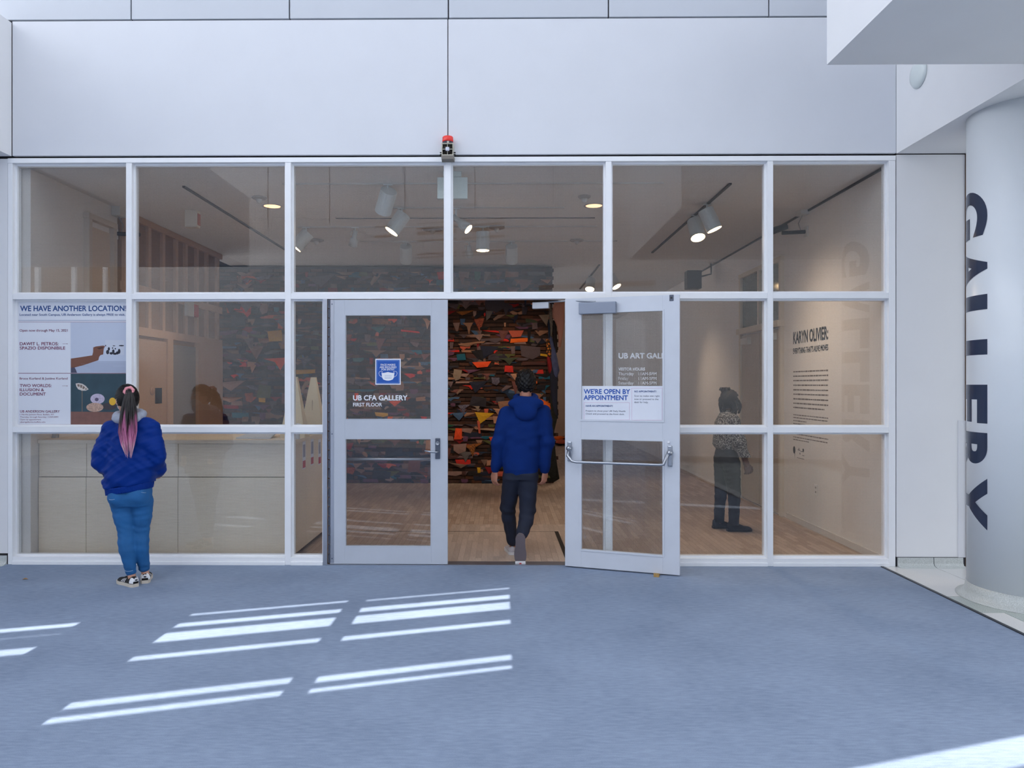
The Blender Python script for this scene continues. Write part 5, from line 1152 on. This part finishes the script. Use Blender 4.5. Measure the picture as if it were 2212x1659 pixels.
shoe(w1, rotz(math.radians(54)), (.062, -.045, 0), .255, .09, [BLK, CRM, BLK], .085, WLE, WLE); shoe(w1, rotz(math.radians(22)), (.088, .06, 0), .255, .09, [BLK, CRM, BLK], .085, WLE, WLE)

# ------------------------------------------------------------------ man walking through the doorway
X0 = at(1135, CY, 6.98)[0]
mn = empty('person', (X0, 6.98, 0)); tag(mn, 'person in blue hoodie and dark jeans walking in through the doorway', 'person')
hc = (.004, .02, 1.672)
B = Sdf((-.40, -.30, .05), (.36, .45, 1.82), .010)
head(B, hc, 0, 1.02); B.cap((0, -.005, 1.47), (.002, .0, 1.6), .056, .054, .02)
B.loft([(.80, -.03, .01, .13, .09), (1.0, -.03, 0, .14, .09), (1.25, -.01, 0, .16, .09), (1.40, 0, 0, .14, .075), (1.47, 0, 0, .07, .06)], .03)
B.chain([(-.175, 0, 1.37), (-.26, -.028, 1.11), (-.28, .02, .86), (-.286, .025, .82)], [.05, .036, .028, .026], .02); B.chain([(.165, 0, 1.385), (.21, -.038, 1.11), (.185, 0, .86), (.184, .003, .82)], [.05, .036, .028, .026], .02)
B.chain([(-.12, .02, .85), (-.165, .14, .47), (-.15, .17, .34), (-.115, .25, .13), (-.12, .27, .07)], [.085, .052, .046, .034, .03]); B.chain([(.02, 0, .85), (.02, 0, .46), (0, -.06, .36), (-.035, -.13, .27), (-.045, -.16, .2)], [.085, .054, .048, .034, .03])
Vb, Fb = B.mesh(); P = [(Vb, Fb.tolist()), tuple((lambda r: (r[0], r[1].tolist()))(hand((-.285, .025, .825), (-.10, .03, -1), (.75, .65, 0), 1, .42))), tuple((lambda r: (r[0], r[1].tolist()))(hand((.183, .003, .825), (-.10, .08, -1), (-.75, .65, 0), -1, .42)))]
V, F = join(P); meshobj('body', V, F, SKIN2, mn, True, True); eyes(hc, 0, mn)
H = Sdf((-.15, -.16, 1.50), (.15, .16, 1.84), .006); haircap(H, hc, 0, (.098, .114, .122), 1.0, .04, -.105); H.disp(lambda X, Y, Z: .006*np.sin(95*X+60*Z+2*np.sin(40*Y))*np.sin(90*Y-80*Z+1)+.003*np.sin(190*X-150*Z)); H.obj('hair', HAIRB, mn)
HB = mat('navy_blue_fleece', (12, 42, 104), .9, noise=.06, scale=10, bump=.15, bscale=60, spec=.15)
J = Sdf((-.42, -.26, .74), (.38, .24, 1.58), .008)
J.loft([(.79, -.045, .01, .155, .118), (.86, -.045, .005, .168, .128), (1.0, -.038, 0, .172, .126), (1.15, -.028, 0, .178, .124), (1.3, -.015, 0, .182, .12), (1.39, 0, 0, .165, .105), (1.46, 0, 0, .115, .085), (1.53, 0, 0, .08, .078)], .035)
J.chain([(-.18, 0, 1.375), (-.262, -.03, 1.11), (-.278, .015, .90), (-.282, .02, .85)], [.074, .055, .046, .042], .035); J.chain([(.17, 0, 1.39), (.212, -.04, 1.11), (.185, -.005, .90), (.182, 0, .85)], [.074, .055, .046, .041], .035)
J.disp(folds(.0045, 20, 26, 1.7)); J.obj('hoodie', HB, mn)
C = Sdf((-.22, -.24, 1.26), (.22, .14, 1.60), .007)
for k in range(12):
    a0, a1 = 2*math.pi*k/12, 2*math.pi*(k+1)/12; f = lambda a: (.002+.088*math.cos(a), .0+.08*math.sin(a), 1.525+.02*math.sin(a)); C.cap(f(a0), f(a1), .03, .03, .012)
C.ell((0, -.085, 1.475), (.165, .055, .062), .03); C.ell((0, -.118, 1.40), (.105, .05, .085), .05); C.disp(folds(.003, 22, 30, .4)); C.obj('hood', HB, mn)
Hm = Sdf((-.26, -.2, .70), (.2, .2, .86), .007); Hm.loft([(.765, -.042, .01, .158, .115), (.815, -.042, .01, .163, .118)], .004); Hm.obj('hoodie_hem', HB, mn)
D = Sdf((-.30, -.26, .08), (.20, .36, .94), .008); DDN = mat('dark_indigo_denim', (18, 26, 46), .8, noise=.2, scale=8, bump=.2, bscale=160)
D.loft([(.76, -.045, 0, .155, .11), (.82, -.045, 0, .158, .115), (.9, -.04, .01, .15, .105)], .03); D.chain([(-.115, .02, .80), (-.165, .14, .47), (-.155, .17, .36), (-.118, .245, .13)], [.098, .072, .064, .056], .02); D.chain([(.022, 0, .80), (.02, 0, .47), (.002, -.055, .37), (-.035, -.125, .27)], [.1, .074, .066, .056], .02)
D.disp(lambda X, Y, Z: -.003*np.sin(95*Z+16*X)*np.exp(-((Z-.42)/.07)**2)+.002*np.sin(60*Z+20*X)); D.obj('jeans', DDN, mn)
GRY = mat('grey_canvas', (112, 104, 110), .85); GSL = mat('grey_brown_rubber', (104, 94, 98), .8); WRB = mat('white_rubber', (206, 204, 206), .6)
pit = math.radians(-76); Mx = np.array([[1, 0, 0], [0, math.cos(pit), -math.sin(pit)], [0, math.sin(pit), math.cos(pit)]])
sh_ = shoe(mn, Mx, (-.052, -.235, .275), .275, .105, [GRY, GSL, WRB], .08)
boxes('toe_band', [(-.10, -.004, -.19, -.155, .004, .030)], WRB, sh_, .006, True); boxes('heel_label', [(-.062, -.042, -.1935, -.19, .008, .018)], mat('red_label', (170, 60, 66), .6), sh_, 0, True)
shoe(mn, rotz(math.radians(8)), (-.115, .20, 0), .275, .1, [mat('pale_canvas', (176, 170, 174), .85), WRB, WRB], .08)

# ------------------------------------------------------------------ woman looking at the title wall
q = atz(1580, 1146, 0)
w2 = empty('person', (q[0], q[1]+.06, 0)); tag(w2, 'person in speckled grey sweater and black trousers standing inside the gallery', 'person')
hc = (.0, 0, 1.475); hy = math.radians(-75)
B = Sdf((-.30, -.36, .05), (.36, .36, 1.62), .010); head(B, hc, hy, .98); B.cap((-.03, 0, 1.30), (-.01, 0, 1.40), .05, .046, .02)
B.loft([(.85, -.035, 0, .095, .14), (1.05, -.03, 0, .095, .13), (1.25, -.03, 0, .085, .15), (1.33, -.03, 0, .05, .07)], .03)
for sy, e in ((-1, 0), (1, .09)): B.chain([(-.015, sy*.16, 1.26), (.045, sy*.21, .99), (.125-e, sy*.19, .77), (.132-e, sy*.19, .75)], [.05, .04, .028, .026]); 
B.chain([(-.02, -.07, .83), (.02, -.09, .43), (.02, -.09, .2), (.02, -.09, .07)], [.065, .05, .04, .035]); B.chain([(-.05, .07, .83), (-.075, .08, .43), (-.1, .08, .2), (-.1, .08, .07)], [.065, .05, .04, .035])
Vb, Fb = B.mesh(); P = [(Vb, Fb.tolist())]
for sy, e in ((-1, 0), (1, .09)): r = hand((.128-e, sy*.19, .765), (.22, 0, -1), (0, -sy, 0), sy, .5, .0045); P.append((r[0], r[1].tolist()))
V, F = join(P); meshobj('body', V, F, SKIN3, w2, True, True); eyes(hc, hy, w2)
H = Sdf((-.2, -.18, 1.28), (.2, .18, 1.68), .007); haircap(H, hc, hy, (.094, .112, .118), 1.0, .05, -.10); H.ell((-.055, 0, 1.585), (.05, .05, .036), .015); H.disp(lambda X, Y, Z: .004*np.sin(110*X+9*np.sin(14*Z))*np.sin(100*Y)); HR = mat('dark_loc_hair', (24, 18, 18), .7, noise=.3, scale=50); H.obj('hair', HR, w2)
parts = []; rs = np.random.default_rng(9)
for k in range(46):
    a = rs.uniform(0, 2*math.pi); r_ = .088; 
    if abs(math.atan2(math.sin(a-math.radians(15)), math.cos(a-math.radians(15)))) < .5: continue
    p0 = np.array((math.cos(a)*.105, math.sin(a)*.085, 1.46+rs.uniform(-.02, .05))); L = rs.uniform(.09, .17); P = [p0+np.array((0.012*math.sin(4*t+a)+.012*t*math.cos(a), .012*math.cos(5*t)+.012*t*math.sin(a), -L*t)) for t in np.linspace(0, 1, 6)]
    parts.append(tube(P, [.0085, .009, .0085, .008, .007, .004], 6))
for k in range(7):
    a = 2*math.pi*k/7; parts.append(tube([(-.055+.02*math.cos(a), .02*math.sin(a), 1.60), (-.055+.05*math.cos(a), .045*math.sin(a), 1.612), (-.055+.062*math.cos(a), .055*math.sin(a), 1.585)], [.012, .012, .008], 6))
V, F = join(parts); meshobj('locs', V, F, HR, w2, True, True)
def tweed():
    m = bpy.data.materials.new('speckled_knit'); m.use_nodes = True; nt = m.node_tree; b = nt.nodes['Principled BSDF']; b.inputs['Roughness'].default_value = .95
    tc = nt.nodes.new('ShaderNodeTexCoord'); v = nt.nodes.new('ShaderNodeTexVoronoi'); v.inputs['Scale'].default_value = 130; nt.links.new(tc.outputs['Object'], v.inputs[0]); sp = nt.nodes.new('ShaderNodeSeparateColor'); nt.links.new(v.outputs['Color'], sp.inputs[0])
    r = nt.nodes.new('ShaderNodeValToRGB'); r.color_ramp.interpolation = 'CONSTANT'; e = r.color_ramp.elements; e[0].color = (*lin((44, 42, 44)), 1); e[1].color = (*lin((176, 172, 166)), 1); e[1].position = .72; x = e.new(.45); x.color = (*lin((96, 94, 94)), 1)
    nt.links.new(sp.outputs[0], r.inputs[0]); nt.links.new(r.outputs[0], b.inputs['Base Color']); bp = nt.nodes.new('ShaderNodeBump'); bp.inputs['Strength'].default_value = .6; bp.inputs['Distance'].default_value = .01; nt.links.new(v.outputs[0], bp.inputs['Height']); nt.links.new(bp.outputs[0], b.inputs['Normal']); return m
J = Sdf((-.26, -.36, .84), (.26, .36, 1.42), .008)
J.loft([(.92, -.04, 0, .118, .165), (.97, -.045, 0, .14, .18), (1.1, -.035, 0, .142, .18), (1.22, -.03, 0, .125, .175), (1.30, -.03, 0, .095, .13), (1.36, -.03, 0, .062, .07)], .03)
for sy, e in ((-1, 0), (1, .09)): J.chain([(-.012, sy*.155, 1.25), (.045, sy*.21, 1.0), (.112-e, sy*.194, .82), (.13-e, sy*.19, .755)], [.075, .066, .056, .044], .04)
J.disp(folds(.004, 18, 22, .8)); J.obj('sweater', tweed(), w2)
D = Sdf((-.22, -.26, .12), (.18, .26, 1.0), .008)
D.loft([(.76, -.03, 0, .125, .16), (.86, -.035, 0, .125, .155), (.95, -.035, 0, .11, .14)], .03); D.ell((-.09, 0, .80), (.08, .13, .09), .04)
D.chain([(-.015, -.09, .76), (.022, -.09, .43), (.02, -.09, .16)], [.105, .07, .056], .02); D.chain([(-.05, .09, .76), (-.075, .08, .43), (-.1, .08, .16)], [.105, .07, .055], .02); D.disp(folds(.0025, 16, 60, 2.2)); D.obj('trousers', mat('black_denim', (30, 30, 34), .85, noise=.15, scale=12), w2)
BT = mat('black_boot_suede', (24, 23, 25), .85)
for (hx_, hy_, an) in ((-.055, -.095, -88), (-.17, .075, -84)):
    s_ = shoe(w2, rotz(math.radians(an)), (hx_, hy_, 0), .27, .1, [BT, BLACK], .11, laces=False)
    V, F = tube([(hx_+.07, hy_, .07), (hx_+.072, hy_, .15), (hx_+.073, hy_, .215)], [.056, .058, .062], 16); meshobj('boot_shaft', V, F, BT, s_, True, True)
